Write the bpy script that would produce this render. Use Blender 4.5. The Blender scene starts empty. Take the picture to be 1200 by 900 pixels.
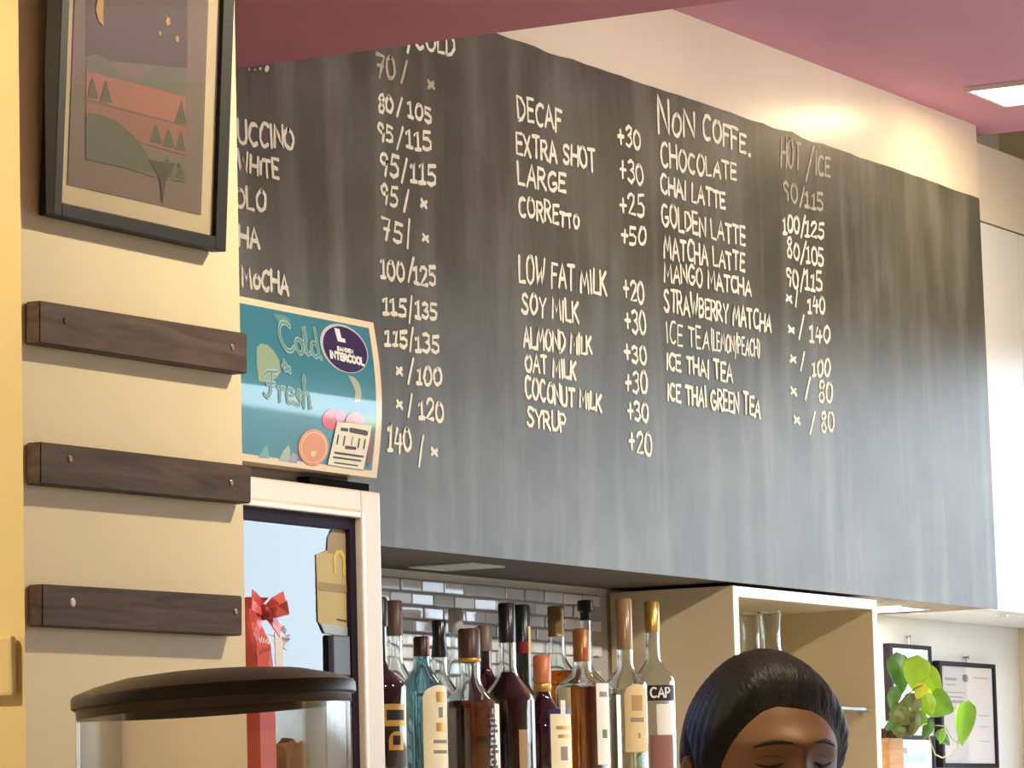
import bpy, bmesh, math, random
from mathutils import Vector, Matrix
random.seed(7)
S = bpy.context.scene
COL = S.collection

# ------------------------------------------------------------------ camera
F_PX = 4629.21
YAW, PITCH, ROLL = math.radians(28.65), math.radians(6.5555), math.radians(-1.427)
CAM = Vector((0.0, 0.0, 1.45))
DIR = Vector((math.cos(YAW)*math.cos(PITCH), math.sin(YAW)*math.cos(PITCH), math.sin(PITCH)))
_R = Vector((math.sin(YAW), -math.cos(YAW), 0.0)); _U = _R.cross(DIR)
RIGHT = _R*math.cos(ROLL) + _U*math.sin(ROLL)
UP = -_R*math.sin(ROLL) + _U*math.cos(ROLL)
cd = bpy.data.cameras.new('camera'); cam = bpy.data.objects.new('camera', cd); COL.objects.link(cam)
cd.sensor_width = 36.0; cd.lens = F_PX/1200*36.0; cd.clip_start = 0.05; cd.clip_end = 100
cam.matrix_world = Matrix(((RIGHT.x, UP.x, -DIR.x, CAM.x), (RIGHT.y, UP.y, -DIR.y, CAM.y), (RIGHT.z, UP.z, -DIR.z, CAM.z), (0, 0, 0, 1)))
S.camera = cam

# ------------------------------------------------------------------ world, exposure
S.view_settings.view_transform = 'Standard'; S.view_settings.look = 'None'
S.view_settings.gamma = 1.0; S.view_settings.use_curve_mapping = False
S.view_settings.exposure = 0.4
W = bpy.data.worlds.new('sky'); S.world = W; W.use_nodes = True
nt = W.node_tree; nt.nodes.clear()
wo = nt.nodes.new('ShaderNodeOutputWorld'); bg = nt.nodes.new('ShaderNodeBackground')
tc = nt.nodes.new('ShaderNodeTexCoord'); sx = nt.nodes.new('ShaderNodeSeparateXYZ'); rp = nt.nodes.new('ShaderNodeValToRGB')
rp.color_ramp.elements[0].position = 0.0; rp.color_ramp.elements[0].color = (0.14, 0.13, 0.12, 1)   # street and house fronts below the skyline
for p_, c_ in ((0.015, (0.14, 0.13, 0.12, 1)), (0.03, (0.72, 0.87, 1.0, 1)), (0.18, (0.80, 0.90, 1.0, 1))):
    e_ = rp.color_ramp.elements.new(p_); e_.color = c_
rp.color_ramp.elements[-1].position = 0.6; rp.color_ramp.elements[-1].color = (0.42, 0.64, 1.0, 1)
nt.links.new(tc.outputs['Generated'], sx.inputs[0]); nt.links.new(sx.outputs['Z'], rp.inputs[0])
nt.links.new(rp.outputs[0], bg.inputs[0]); nt.links.new(bg.outputs[0], wo.inputs[0])
bg.inputs[1].default_value = 5.0            # daylight outside the open shop front
LAMP_PANEL = 19.0                            # ceiling panel diffusers
SPOT_W = 34.0
FILL_W = 60.0                               # unseen spotlights added to brighten the menu board                                # recessed warm spots
WARM = (1.0, 0.80, 0.50); WARMW = (1.0, 0.86, 0.60)

# ------------------------------------------------------------------ helpers
def ray(x, y): return DIR + RIGHT*((x-600)/F_PX) + UP*((450-y)/F_PX)
def P(x, y, Y):                    # photograph pixel -> point on the plane Y = const
    r = ray(x, y); return CAM + r*((Y-CAM.y)/r.y)
def PZ(x, y, Z):
    r = ray(x, y); return CAM + r*((Z-CAM.z)/r.z)
def PD(x, y, D): return CAM + ray(x, y)*D
def depth(p): return (Vector(p)-CAM).dot(DIR)
def scl(p): return depth(p)/F_PX   # metres per pixel at a point

def lin(c):
    return tuple(((v/255/12.92) if v/255 <= 0.04045 else ((v/255+0.055)/1.055)**2.4) for v in c)
def mat(name, rgb, rough=0.5, metal=0.0, noise=0.0, nscale=8.0, bump=0.0, bscale=60.0, trans=0.0, ior=1.45, coat=0.0, stretch=None, emit=0.0, spec=0.5, alpha=1.0, rgb2=None, sss=0.0):
    m = bpy.data.materials.new(name); m.use_nodes = True; t = m.node_tree
    b = t.nodes['Principled BSDF']; c = lin(rgb)
    b.inputs['Base Color'].default_value = (*c, 1); b.inputs['Roughness'].default_value = rough
    b.inputs['Metallic'].default_value = metal; b.inputs['Transmission Weight'].default_value = trans
    b.inputs['IOR'].default_value = ior; b.inputs['Coat Weight'].default_value = coat
    b.inputs['Coat Roughness'].default_value = 0.05; b.inputs['Specular IOR Level'].default_value = spec
    b.inputs['Alpha'].default_value = alpha
    if sss: b.inputs['Subsurface Weight'].default_value = sss; b.inputs['Subsurface Radius'].default_value = (0.01, 0.004, 0.002)
    if emit:
        b.inputs['Emission Color'].default_value = (*c, 1); b.inputs['Emission Strength'].default_value = emit
    if noise or bump or rgb2:
        tcn = t.nodes.new('ShaderNodeTexCoord'); mp = t.nodes.new('ShaderNodeMapping')
        t.links.new(tcn.outputs['Object'], mp.inputs[0])
        if stretch: mp.inputs['Scale'].default_value = stretch
        if noise or rgb2:
            n = t.nodes.new('ShaderNodeTexNoise'); n.inputs['Scale'].default_value = nscale; n.inputs['Detail'].default_value = 5
            t.links.new(mp.outputs[0], n.inputs[0])
            r = t.nodes.new('ShaderNodeValToRGB'); r.color_ramp.elements[0].position = 0.3; r.color_ramp.elements[1].position = 0.7
            if rgb2: c1, c2 = c, lin(rgb2)
            else: c1 = tuple(v*(1-noise) for v in c); c2 = tuple(min(1, v*(1+noise)) for v in c)
            r.color_ramp.elements[0].color = (*c1, 1); r.color_ramp.elements[1].color = (*c2, 1)
            t.links.new(n.outputs[0], r.inputs[0]); t.links.new(r.outputs[0], b.inputs['Base Color'])
        if bump:
            n2 = t.nodes.new('ShaderNodeTexNoise'); n2.inputs['Scale'].default_value = bscale; n2.inputs['Detail'].default_value = 4
            t.links.new(mp.outputs[0], n2.inputs[0])
            bp = t.nodes.new('ShaderNodeBump'); bp.inputs['Strength'].default_value = bump; bp.inputs['Distance'].default_value = 0.004
            t.links.new(n2.outputs[0], bp.inputs['Height']); t.links.new(bp.outputs[0], b.inputs['Normal'])
    return m

def link_mesh(name, bm, mats, parent=None, smooth=False, world=True):
    me = bpy.data.meshes.new(name); 
    if smooth:
        for f in bm.faces: f.smooth = True
    bm.to_mesh(me); bm.free()
    for m in (mats if isinstance(mats, (list, tuple)) else [mats]): me.materials.append(m)
    o = bpy.data.objects.new(name, me); COL.objects.link(o)
    if parent is not None:
        o.parent = parent
        if world: o.matrix_parent_inverse = parent_world(parent).inverted()
    return o
def parent_world(o):
    m = o.matrix_basis.copy()
    while o.parent is not None:
        m = o.matrix_parent_inverse @ m; o = o.parent; m = o.matrix_basis @ m
    return m
def thing(name, loc, label, cat, group=None, rotz=0.0):
    o = bpy.data.objects.new(name, None); COL.objects.link(o); o.empty_display_size = 0.05
    o.location = loc; o.rotation_euler = (0, 0, rotz); o['label'] = label; o['category'] = cat
    if group: o['group'] = group
    return o
def tag(o, label, cat, group=None):
    o['label'] = label; o['category'] = cat
    if group: o['group'] = group
    return o
def struct(o): o['kind'] = 'structure'; return o
def sharp(o, ang=35):
    for p in o.data.polygons: p.use_smooth = True
    o.data.set_sharp_from_angle(angle=math.radians(ang)); return o

def box(bm, x0, x1, y0, y1, z0, z1, bev=0.0, mi=0, M=None):
    b2 = bmesh.new(); bmesh.ops.create_cube(b2, size=1.0)
    for v in b2.verts:
        v.co = Vector(((x0+x1)/2+v.co.x*(x1-x0), (y0+y1)/2+v.co.y*(y1-y0), (z0+z1)/2+v.co.z*(z1-z0)))
    if bev: bmesh.ops.bevel(b2, geom=b2.edges[:], offset=bev, segments=2, affect='EDGES', profile=0.6)
    if M is not None: b2.transform(M)
    for f in b2.faces: f.material_index = mi
    join(bm, b2)
def join(bm, b2):
    me = bpy.data.meshes.new('tmp'); b2.to_mesh(me); b2.free(); bm.from_mesh(me); bpy.data.meshes.remove(me)
def boxobj(name, dims, m, parent=None, bev=0.0):
    bm = bmesh.new(); box(bm, *dims, bev=bev); return link_mesh(name, bm, m, parent)
def lathe(bm, prof, c, seg=40, mi=0, closed=False, M=None):   # prof: [(r,z)]
    rings = []
    for r, z in prof:
        if r < 1e-5: rings.append([bm.verts.new((c[0], c[1], c[2]+z))])
        else: rings.append([bm.verts.new((c[0]+r*math.cos(2*math.pi*i/seg), c[1]+r*math.sin(2*math.pi*i/seg), c[2]+z)) for i in range(seg)])
    for a, b in zip(rings, rings[1:]):
        for i in range(seg):
            j = (i+1) % seg
            if len(a) == 1 and len(b) == 1: continue
            if len(a) == 1: f = bm.faces.new((a[0], b[j], b[i]))
            elif len(b) == 1: f = bm.faces.new((a[i], a[j], b[0]))
            else: f = bm.faces.new((a[i], a[j], b[j], b[i]))
            f.material_index = mi
    if M is not None:
        for rg in rings:
            for v in rg: v.co = M @ v.co
def tube(bm, pts, r, seg=10, cap=True):
    pts = [Vector(p) for p in pts]; rings = []
    rs = r if isinstance(r, (list, tuple)) else [r]*len(pts)
    for i, p in enumerate(pts):
        t = (pts[min(i+1, len(pts)-1)]-pts[max(i-1, 0)]).normalized()
        a = t.cross(Vector((0, 0, 1)) if abs(t.z) < .9 else Vector((1, 0, 0))).normalized(); b = t.cross(a)
        rings.append([bm.verts.new(p+(a*math.cos(2*math.pi*k/seg)+b*math.sin(2*math.pi*k/seg))*rs[i]) for k in range(seg)])
    for a, b in zip(rings, rings[1:]):
        for k in range(seg): bm.faces.new((a[k], a[(k+1) % seg], b[(k+1) % seg], b[k]))
    if cap: bm.faces.new(rings[0][::-1]); bm.faces.new(rings[-1])
def poly(bm, pts, mi=0):
    f = bm.faces.new([bm.verts.new(p) for p in pts]); f.material_index = mi; return f

# ------------------------------------------------------------------ stroke alphabet (hand lettering)
def arc(cx, cy, rx, ry, a0, a1, n=10):
    return [(cx+rx*math.cos(math.radians(a0+(a1-a0)*i/n)), cy+ry*math.sin(math.radians(a0+(a1-a0)*i/n))) for i in range(n+1)]
G = {}
def g(ch, w, *st): G[ch] = (w, st)
g('A', .6, [(0, 0), (.3, 1), (.6, 0)], [(.1, .35), (.5, .35)])
g('B', .5, [(0, 0), (0, 1), (.35, .97), (.45, .77), (.3, .55), (0, .52)], [(.3, .55), (.5, .3), (.35, .03), (0, 0)])
g('C', .55, arc(.32, .5, .32, .5, 55, 305, 12))
g('D', .55, [(0, 0), (0, 1), (.3, .93), (.53, .65), (.53, .35), (.3, .06), (0, 0)])
g('E', .45, [(.45, 1), (0, 1), (0, 0), (.45, 0)], [(0, .52), (.38, .52)])
g('F', .45, [(.45, 1), (0, 1), (0, 0)], [(0, .55), (.36, .55)])
g('G', .6, arc(.32, .5, .32, .5, 55, 330, 12)+[(.6, .42), (.35, .42)])
g('H', .55, [(0, 0), (0, 1)], [(.55, 0), (.55, 1)], [(0, .5), (.55, .5)])
g('I', .12, [(.06, 0), (.06, 1)])
g('K', .5, [(0, 0), (0, 1)], [(.48, 1), (0, .45)], [(.15, .58), (.5, 0)])
g('L', .42, [(0, 1), (0, 0), (.42, 0)])
g('M', .7, [(0, 0), (.08, 1), (.35, .3), (.62, 1), (.7, 0)])
g('N', .55, [(0, 0), (0, 1), (.55, 0), (.55, 1)])
g('O', .6, arc(.3, .5, .3, .5, 90, 450, 14))
g('P', .5, [(0, 0), (0, 1), (.35, .97), (.48, .75), (.35, .5), (0, .45)])
g('R', .52, [(0, 0), (0, 1), (.35, .97), (.48, .75), (.35, .52), (0, .48)], [(.18, .48), (.52, 0)])
g('S', .5, [(.46, .88), (.3, 1), (.1, .93), (.03, .75), (.15, .57), (.38, .45), (.48, .25), (.36, .04), (.15, 0), (0, .12)])
g('T', .55, [(0, 1), (.55, 1)], [(.28, 1), (.28, 0)])
g('U', .55, [(0, 1), (0, .3), (.1, .05), (.28, 0), (.45, .05), (.55, .3), (.55, 1)])
g('V', .55, [(0, 1), (.28, 0), (.55, 1)])
g('W', .75, [(0, 1), (.17, 0), (.37, .7), (.57, 0), (.75, 1)])
g('X', .5, [(0, 0), (.5, 1)], [(0, 1), (.5, 0)])
g('Y', .52, [(0, 1), (.27, .5), (.52, 1)], [(.27, .5), (.25, 0)])
g('0', .5, arc(.25, .5, .25, .5, 90, 450, 14))
g('1', .3, [(0, .78), (.17, 1), (.17, 0)], [(0, 0), (.32, 0)])
g('2', .45, [(0, .8), (.1, .97), (.28, 1), (.42, .85), (.38, .6), (0, 0), (.45, 0)])
g('3', .45, [(0, .9), (.2, 1), (.4, .87), (.36, .62), (.15, .54), (.38, .46), (.44, .2), (.25, 0), (0, .1)])
g('4', .5, [(.15, 1), (0, .4), (.5, .4)], [(.36, .75), (.36, 0)])
g('5', .45, [(.42, 1), (.05, 1), (.03, .57), (.25, .6), (.43, .42), (.4, .12), (.2, 0), (0, .08)])
g('6', .45, [(.38, .97), (.15, .75), (.02, .35), (.12, .03), (.33, .02), (.44, .22), (.34, .45), (.06, .35)])
g('7', .45, [(0, 1), (.45, 1), (.2, 0)], [(.1, .5), (.4, .5)])
g('8', .45, [(.22, .54), (.04, .72), (.1, .95), (.3, 1), (.42, .8), (.22, .54), (.02, .25), (.1, .02), (.32, 0), (.44, .22), (.22, .54)])
g('9', .42, arc(.2, .74, .19, .25, 20, 380, 10)+[(.36, .4), (.3, 0)])
g('+', .42, [(.2, .12), (.2, .85)], [(0, .5), (.4, .5)])
g('/', .3, [(0, -.25), (.3, 1.1)])
g('x', .3, [(0, .15), (.28, .6)], [(0, .6), (.3, .15)])
g('.', .12, [(.02, .06), (.08, .1), (.06, .02)])
g('(', .18, arc(.25, .5, .22, .62, 110, 250, 6))
g(')', .18, arc(-.07, .5, .22, .62, 70, -70, 6))
g('&', .5, [(.5, .0), (.1, .75), (.2, 1), (.35, .8), (.05, .25), (.2, 0), (.5, .4)])
g(' ', .32)
SMALL = 0.68
def layout(text, jit=0.0):
    x = 0.0; out = []
    for ch in text:
        sm = ch.islower() and ch != 'x'
        w, st = G[ch.upper() if sm else ch]; k = SMALL if sm else 1.0; J_ = random.uniform(-1, 1)*jit; ky = k*(1+.09*random.uniform(-1, 1)*(1 if jit else 0)); tl_ = random.uniform(-.07, .07)*(1 if jit else 0)
        for s in st: out.append([(x+px*(k*1.1 if sm else 1)+tl_*py, py*ky+J_) for px, py in s])
        x += w*(k*1.1 if sm else 1)+(.17 if ch != ' ' else .1)
    return out, max(x-.17, .1)
def ribbon(bm, pts, w, nrm, jit=0.0):
    # flat stroke with round joints lying in the plane with normal nrm
    n = Vector(nrm)
    P2 = []
    for a, b in zip(pts, pts[1:]):
        L = (b-a).length; k = max(1, int(L/max(w*2.5, 1e-5)))
        for i in range(k): P2.append(a.lerp(b, i/k))
    P2.append(pts[-1])
    if jit: P2 = [p+Vector((random.uniform(-jit, jit), 0, random.uniform(-jit, jit))) for p in P2]
    ws = [w*random.uniform(.75, 1.15) if jit else w for _ in P2]
    prev = None
    for i, p in enumerate(P2):
        t = (P2[min(i+1, len(P2)-1)]-P2[max(i-1, 0)])
        if t.length < 1e-7: continue
        t.normalize(); s = n.cross(t)*ws[i]/2
        cur = (bm.verts.new(p+s), bm.verts.new(p-s))
        if prev: bm.faces.new((prev[0], prev[1], cur[1], cur[0]))
        prev = cur
    for p, ww in ((P2[0]+n*.00003, ws[0]), (P2[-1]+n*.00003, ws[-1])):
        a = n.orthogonal().normalized(); b = n.cross(a)
        bm.faces.new([bm.verts.new(p+(a*math.cos(k*math.pi/4)+b*math.sin(k*math.pi/4))*ww/2) for k in range(8)])
def letter_quad(bm, text, TL, BL, TR, BR, w, nrm, jit=0.0, off=0.0):
    st, tw = layout(text, .06 if jit else 0); n = Vector(nrm)*off
    for i, s in enumerate(st):
        pts = []; n = Vector(nrm)*(off+.00005*i)
        for x, y in s:
            u = x/tw; top = TL.lerp(TR, u); bot = BL.lerp(BR, u); pts.append(bot+(top-bot)*y+n)
        ribbon(bm, pts, w, nrm, jit)

def thin_glass(name, tint=(1, 1, 1), edge=0.0, gloss=1.0, ior=1.5):
    # thin pane: clear transmission plus a Fresnel reflection (edge darkens grazing views of thick rims)
    m = bpy.data.materials.new(name); m.use_nodes = True; t = m.node_tree; t.nodes.remove(t.nodes['Principled BSDF'])
    out = t.nodes['Material Output']; tr = t.nodes.new('ShaderNodeBsdfTransparent'); gl_ = t.nodes.new('ShaderNodeBsdfGlossy'); mx = t.nodes.new('ShaderNodeMixShader'); fr = t.nodes.new('ShaderNodeFresnel')
    tr.inputs[0].default_value = (*tint, 1); gl_.inputs['Roughness'].default_value = .02; fr.inputs['IOR'].default_value = ior
    mu = t.nodes.new('ShaderNodeMath'); mu.operation = 'MULTIPLY'; mu.inputs[1].default_value = gloss; t.links.new(fr.outputs[0], mu.inputs[0])
    if edge:
        lw = t.nodes.new('ShaderNodeLayerWeight'); lw.inputs['Blend'].default_value = .35; mc = t.nodes.new('ShaderNodeMix'); mc.data_type = 'RGBA'
        mc.inputs[6].default_value = (*tint, 1); mc.inputs[7].default_value = (*[v*(1-edge) for v in tint], 1); t.links.new(lw.outputs['Facing'], mc.inputs[0]); t.links.new(mc.outputs[2], tr.inputs[0])
    t.links.new(mu.outputs[0], mx.inputs[0]); t.links.new(tr.outputs[0], mx.inputs[1]); t.links.new(gl_.outputs[0], mx.inputs[2]); t.links.new(mx.outputs[0], out.inputs[0]); return m
# ------------------------------------------------------------------ materials
M_white = mat('white_paint', (246, 241, 232), .42, noise=.03, nscale=3, bump=.08, bscale=25)
M_bulk = mat('bulkhead_paint', (238, 226, 204), .27, noise=.04, nscale=4, bump=.15, bscale=18)
M_cream = mat('cream_paint', (236, 222, 184), .55, noise=.04, nscale=5, bump=.12, bscale=30)
M_cream_lit = mat('cream_side_lit', (238, 222, 166), .6, noise=.05, nscale=6)  # cream paint with warm lamplight mixed into its colour
M_pink = mat('pink_ceiling_paint', (212, 146, 166), .6, noise=.03, nscale=3)
M_soffit = mat('plum_soffit_paint', (206, 124, 134), .6, noise=.05, nscale=4)
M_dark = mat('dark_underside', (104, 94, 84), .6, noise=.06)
M_floor = mat('floor_tile', (190, 178, 160), .5, noise=.1)
M_beige = mat('beige_laminate', (226, 206, 170), .55, noise=.03, nscale=10)
M_cabw = mat('white_laminate', (240, 238, 230), .35)
M_tile = mat('white_glazed_tile', (232, 232, 234), .07, noise=.05, nscale=3, spec=.8)
M_grout = mat('grey_grout', (186, 180, 178), .8)
M_chalk = mat('chalk_bright', (250, 242, 222), .95, noise=.10, nscale=140)
M_chalkf = mat('chalk_worn', (190, 180, 158), .95, noise=.2, nscale=90)
M_black = mat('black_plastic', (28, 26, 26), .35)
M_frame = mat('black_stained_frame', (34, 33, 32), .55, spec=.25, noise=.15, nscale=40, stretch=(1, 1, 12))
M_metal = mat('grey_metal', (165, 165, 165), .3, metal=1)
M_led = mat('led_diffuser', (255, 226, 176), .5, emit=LAMP_PANEL)
M_glass = mat('clear_glass', (255, 255, 255), .0, trans=1.0, ior=1.45)

# chalkboard: dark paint with smears of rubbed-out chalk running down
def board_mat():
    m = bpy.data.materials.new('chalkboard_paint'); m.use_nodes = True; t = m.node_tree; b = t.nodes['Principled BSDF']
    tcn = t.nodes.new('ShaderNodeTexCoord')
    def noise(scale, st, det=5):
        mp = t.nodes.new('ShaderNodeMapping'); mp.inputs['Scale'].default_value = st; t.links.new(tcn.outputs['Object'], mp.inputs[0])
        n = t.nodes.new('ShaderNodeTexNoise'); n.inputs['Scale'].default_value = scale; n.inputs['Detail'].default_value = det
        t.links.new(mp.outputs[0], n.inputs[0]); return n
    n1 = noise(9, (1.6, 1, .18)); n2 = noise(5, (1, 1, 1)); n3 = noise(60, (1, 1, .3))
    def ramp(n, p0, p1, v0, v1):
        r = t.nodes.new('ShaderNodeMapRange'); r.inputs[1].default_value = p0; r.inputs[2].default_value = p1
        r.inputs[3].default_value = v0; r.inputs[4].default_value = v1; t.links.new(n.outputs[0], r.inputs[0]); return r
    a = ramp(n1, .48, .74, 0, .17); c = ramp(n2, .42, .8, 0, .13); d = ramp(n3, .4, .7, 0, .025)
    s1 = t.nodes.new('ShaderNodeMath'); s1.operation = 'ADD'; t.links.new(a.outputs[0], s1.inputs[0]); t.links.new(c.outputs[0], s1.inputs[1])
    s2 = t.nodes.new('ShaderNodeMath'); s2.operation = 'ADD'; t.links.new(s1.outputs[0], s2.inputs[0]); t.links.new(d.outputs[0], s2.inputs[1])
    mx = t.nodes.new('ShaderNodeMix'); mx.data_type = 'RGBA'; mx.inputs[6].default_value = (*lin((76, 74, 63)), 1); mx.inputs[7].default_value = (*lin((200, 200, 192)), 1)
    t.links.new(s2.outputs[0], mx.inputs[0]); t.links.new(mx.outputs[2], b.inputs['Base Color'])
    b.inputs['Roughness'].default_value = BOARD_ROUGH; b.inputs['Specular IOR Level'].default_value = .45
    return m
BOARD_ROUGH = 0.40
M_board = board_mat()
def wood_mat(name, c1, c2, rough=.5):
    m = bpy.data.materials.new(name); m.use_nodes = True; t = m.node_tree; b = t.nodes['Principled BSDF']
    tcn = t.nodes.new('ShaderNodeTexCoord'); mp = t.nodes.new('ShaderNodeMapping'); mp.inputs['Scale'].default_value = (6, 40, 60)
    t.links.new(tcn.outputs['Object'], mp.inputs[0]); n = t.nodes.new('ShaderNodeTexNoise'); n.inputs['Scale'].default_value = 1.2; n.inputs['Detail'].default_value = 6; n.inputs['Distortion'].default_value = .8
    t.links.new(mp.outputs[0], n.inputs[0]); r = t.nodes.new('ShaderNodeValToRGB'); r.color_ramp.elements[0].position = .32; r.color_ramp.elements[1].position = .68
    r.color_ramp.elements[0].color = (*lin(c1), 1); r.color_ramp.elements[1].color = (*lin(c2), 1)
    t.links.new(n.outputs[0], r.inputs[0]); t.links.new(r.outputs[0], b.inputs['Base Color']); b.inputs['Roughness'].default_value = rough; b.inputs['Specular IOR Level'].default_value = .3
    bp = t.nodes.new('ShaderNodeBump'); bp.inputs['Strength'].default_value = .25; bp.inputs['Distance'].default_value = .002
    t.links.new(n.outputs[0], bp.inputs['Height']); t.links.new(bp.outputs[0], b.inputs['Normal']); return m
M_plank = wood_mat('dark_stained_wood', (66, 51, 43), (100, 80, 68), .65)
M_potw = wood_mat('pale_pot_wood', (176, 128, 78), (206, 160, 108), .6)

# ------------------------------------------------------------------ layout planes (metres)
YB = 3.0            # face of the menu board
YK = 3.26           # back wall
ZU = 1.888          # underside of the bulkhead
ZC = 2.888          # pink ceiling
ZS = 2.514          # underside of the plum soffit
YP = 2.218          # face of the pillar
YF = 2.50           # front of the fridge
XE = 8.30           # end wall
ZH = 3.30           # higher ceiling beyond the pink one
ZSH = 1.545         # top of the back bar

# ------------------------------------------------------------------ the room
struct(boxobj('floor', (-0.7, XE+.1, -3.1, YK+.1, -0.1, 0.0), M_floor))
struct(boxobj('wall_back', (-0.7, XE+.1, YK, YK+.1, 0, ZH), M_white))
struct(boxobj('wall_left', (-0.7, -0.6, -3.1, YK, 0, ZH), M_cream))
struct(boxobj('wall_front', (-0.6, XE+.1, -3.1, -3.0, 0, ZH), M_cream))
# end wall: solid beside the back wall, then the open shop front
bm = bmesh.new()
box(bm, XE, XE+.1, 3.1, YK, 0, ZH); box(bm, XE, XE+.1, -3.0, 3.1, 2.55, ZH); box(bm, XE, XE+.1, -3.0, -2.7, 0, 2.55)
struct(link_mesh('wall_right', bm, M_beige))
bm = bmesh.new()
for y in (3.06, 1.15, -.75, -2.7): box(bm, XE+.01, XE+.07, y-.03, y+.03, 0, 2.55, bev=.004)
box(bm, XE+.01, XE+.07, -2.7, 3.09, 2.49, 2.55, bev=.004); box(bm, XE+.01, XE+.07, -2.7, 3.09, 0.0, .12, bev=.004)
struct(link_mesh('window_1', bm, M_black))
struct(boxobj('ceiling', (-0.6, 7.645, -3.0, YK, ZC, ZC+.12), M_pink))
bm = bmesh.new(); box(bm, 7.645, XE, -3.0, YK, ZH, ZH+.05); box(bm, 7.645, 7.655, -3.0, YK, ZC+.12, ZH)
struct(link_mesh('trim_1', bm, M_white))
# dropped plum soffit between the camera and the board
e1 = PZ(278, 80, ZS); 
struct(boxobj('trim_2', (1.9, e1.x, -1.2, 2.985, ZS, ZC), M_soffit))
# pillar; warm lamplight on its side face is put into the colour
bm = bmesh.new(); pl = P(26, 450, YP); pr = P(280.5, 340, YP)
box(bm, pl.x, pr.x, YP, 2.78, 0, ZC)
for f in bm.faces: f.material_index = 1 if f.normal.x < -.9 else 0
struct(link_mesh('wall_pillar', bm, [M_cream, M_cream_lit]))
# bulkhead that carries the menu board
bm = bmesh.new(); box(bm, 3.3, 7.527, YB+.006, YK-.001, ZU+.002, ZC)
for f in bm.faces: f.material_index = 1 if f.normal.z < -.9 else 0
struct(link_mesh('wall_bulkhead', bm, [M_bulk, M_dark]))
# tiled splash-back: bevelled glazed bricks with slightly different tilts
bm = bmesh.new(); x0, x1 = 5.2, 6.29
box(bm, x0, x1, YK-.004, YK-.0005, ZSH+.03, 1.877, mi=1)
z = 1.8765; row = 0; TW, TH = .0705, .0222
while z-TH > ZSH+.03:
    x = x0+(TW/2 if row % 2 else 0)
    while x+TW < x1:
        Mt = Matrix.Translation((x+TW/2, YK-.007, z-TH/2)) @ Matrix.Rotation(random.gauss(0, .030), 4, 'Z') @ Matrix.Rotation(random.gauss(0, .035), 4, 'X')
        box(bm, -TW/2+.0018, TW/2-.0018, -.004, .004, -TH/2+.0016, TH/2-.0016, bev=.0022, M=Mt); x += TW
    z -= TH; row += 1
struct(link_mesh('trim_3', bm, [M_tile, M_grout]))

# ------------------------------------------------------------------ lamps of the room
def panel_lamp(name, x, y, z, s, label, lit=True, group=None, thk=.009, dm=None):
    t = thing(name, (x, y, z), label, 'ceiling light', group)
    bm = bmesh.new(); h = s/2
    for a in ((-h, h, -h, -h+.008), (-h, h, h-.008, h), (-h, -h+.008, -h+.008, h-.008), (h-.008, h, -h+.008, h-.008)):
        box(bm, x+a[0], x+a[1], y+a[2], y+a[3], z-thk, z, bev=.0008)
    link_mesh('housing', bm, M_cabw, t)
    boxobj('diffuser', (x-h+.008, x+h-.008, y-h+.008, y+h-.008, z-thk+.0012, z-.0005), dm or (M_led if lit else M_cabw), t)
    return t
lampA = panel_lamp('ceiling_panel_light', 7.222, 2.76, ZC, .205, 'bright square panel light on the pink ceiling at the right edge of the photo')
def dup(root, loc, label):
    r = root.copy(); COL.objects.link(r); r.location = loc; r['label'] = label
    for ch in list(root.children):
        c = ch.copy(); COL.objects.link(c); c.parent = r
    return r
for i, (x, y, w) in enumerate([(6.05, 2.76, 'over the middle of the board'), (6.42, 2.33, 'in front of the middle of the board'), (7.4, 2.40, 'in front of the right end of the board'), (7.22, 1.3, 'over the counter end near the shop front'), (5.6, 1.1, 'over the counter middle'), (5.6, -.9, 'over the seating side'), (7.2, -.9, 'over the seats by the shop front')]):
    d = dup(lampA, (x, y, ZC), 'square panel light on the pink ceiling, '+w)

def downlight(name, x, y, z, r, label, power, angle=100, col=WARM, aim=None):
    t = thing(name, (x, y, z), label, 'downlight')
    bm = bmesh.new(); lathe(bm, [(r*.72, -.001), (r*.75, -.006), (r, -.004), (r, 0)], (x, y, z), 32)
    link_mesh('bezel', bm, M_cabw, t, smooth=True)
    bm = bmesh.new(); lathe(bm, [(0, -.002), (r*.72, -.002)], (x, y, z), 32)
    link_mesh('lens', bm, mat('warm_lens', (255, 206, 140), .4, emit=3), t)
    l = bpy.data.lights.new('spot_light', 'SPOT'); l.energy = power; l.color = col; l.spot_size = math.radians(angle); l.spot_blend = .2; l.shadow_soft_size = r*.6
    o = bpy.data.objects.new('spot_lamp', l); COL.objects.link(o); o.location = (x, y, z-.02)
    if aim: o.rotation_euler = (Vector(aim)-o.location).to_track_quat('-Z', 'Y').to_euler()
    return t
downlight('soffit_downlight', 3.85, 1.62, ZS, .045, 'round warm downlight set in the plum soffit in front of the pillar', SPOT_W, 174, WARMW)
downlight('soffit_downlight', 2.10, 2.62, ZS, .045, 'round warm downlight set in the plum soffit left of the pillar', SPOT_W*1.15, 174, WARM)

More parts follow.
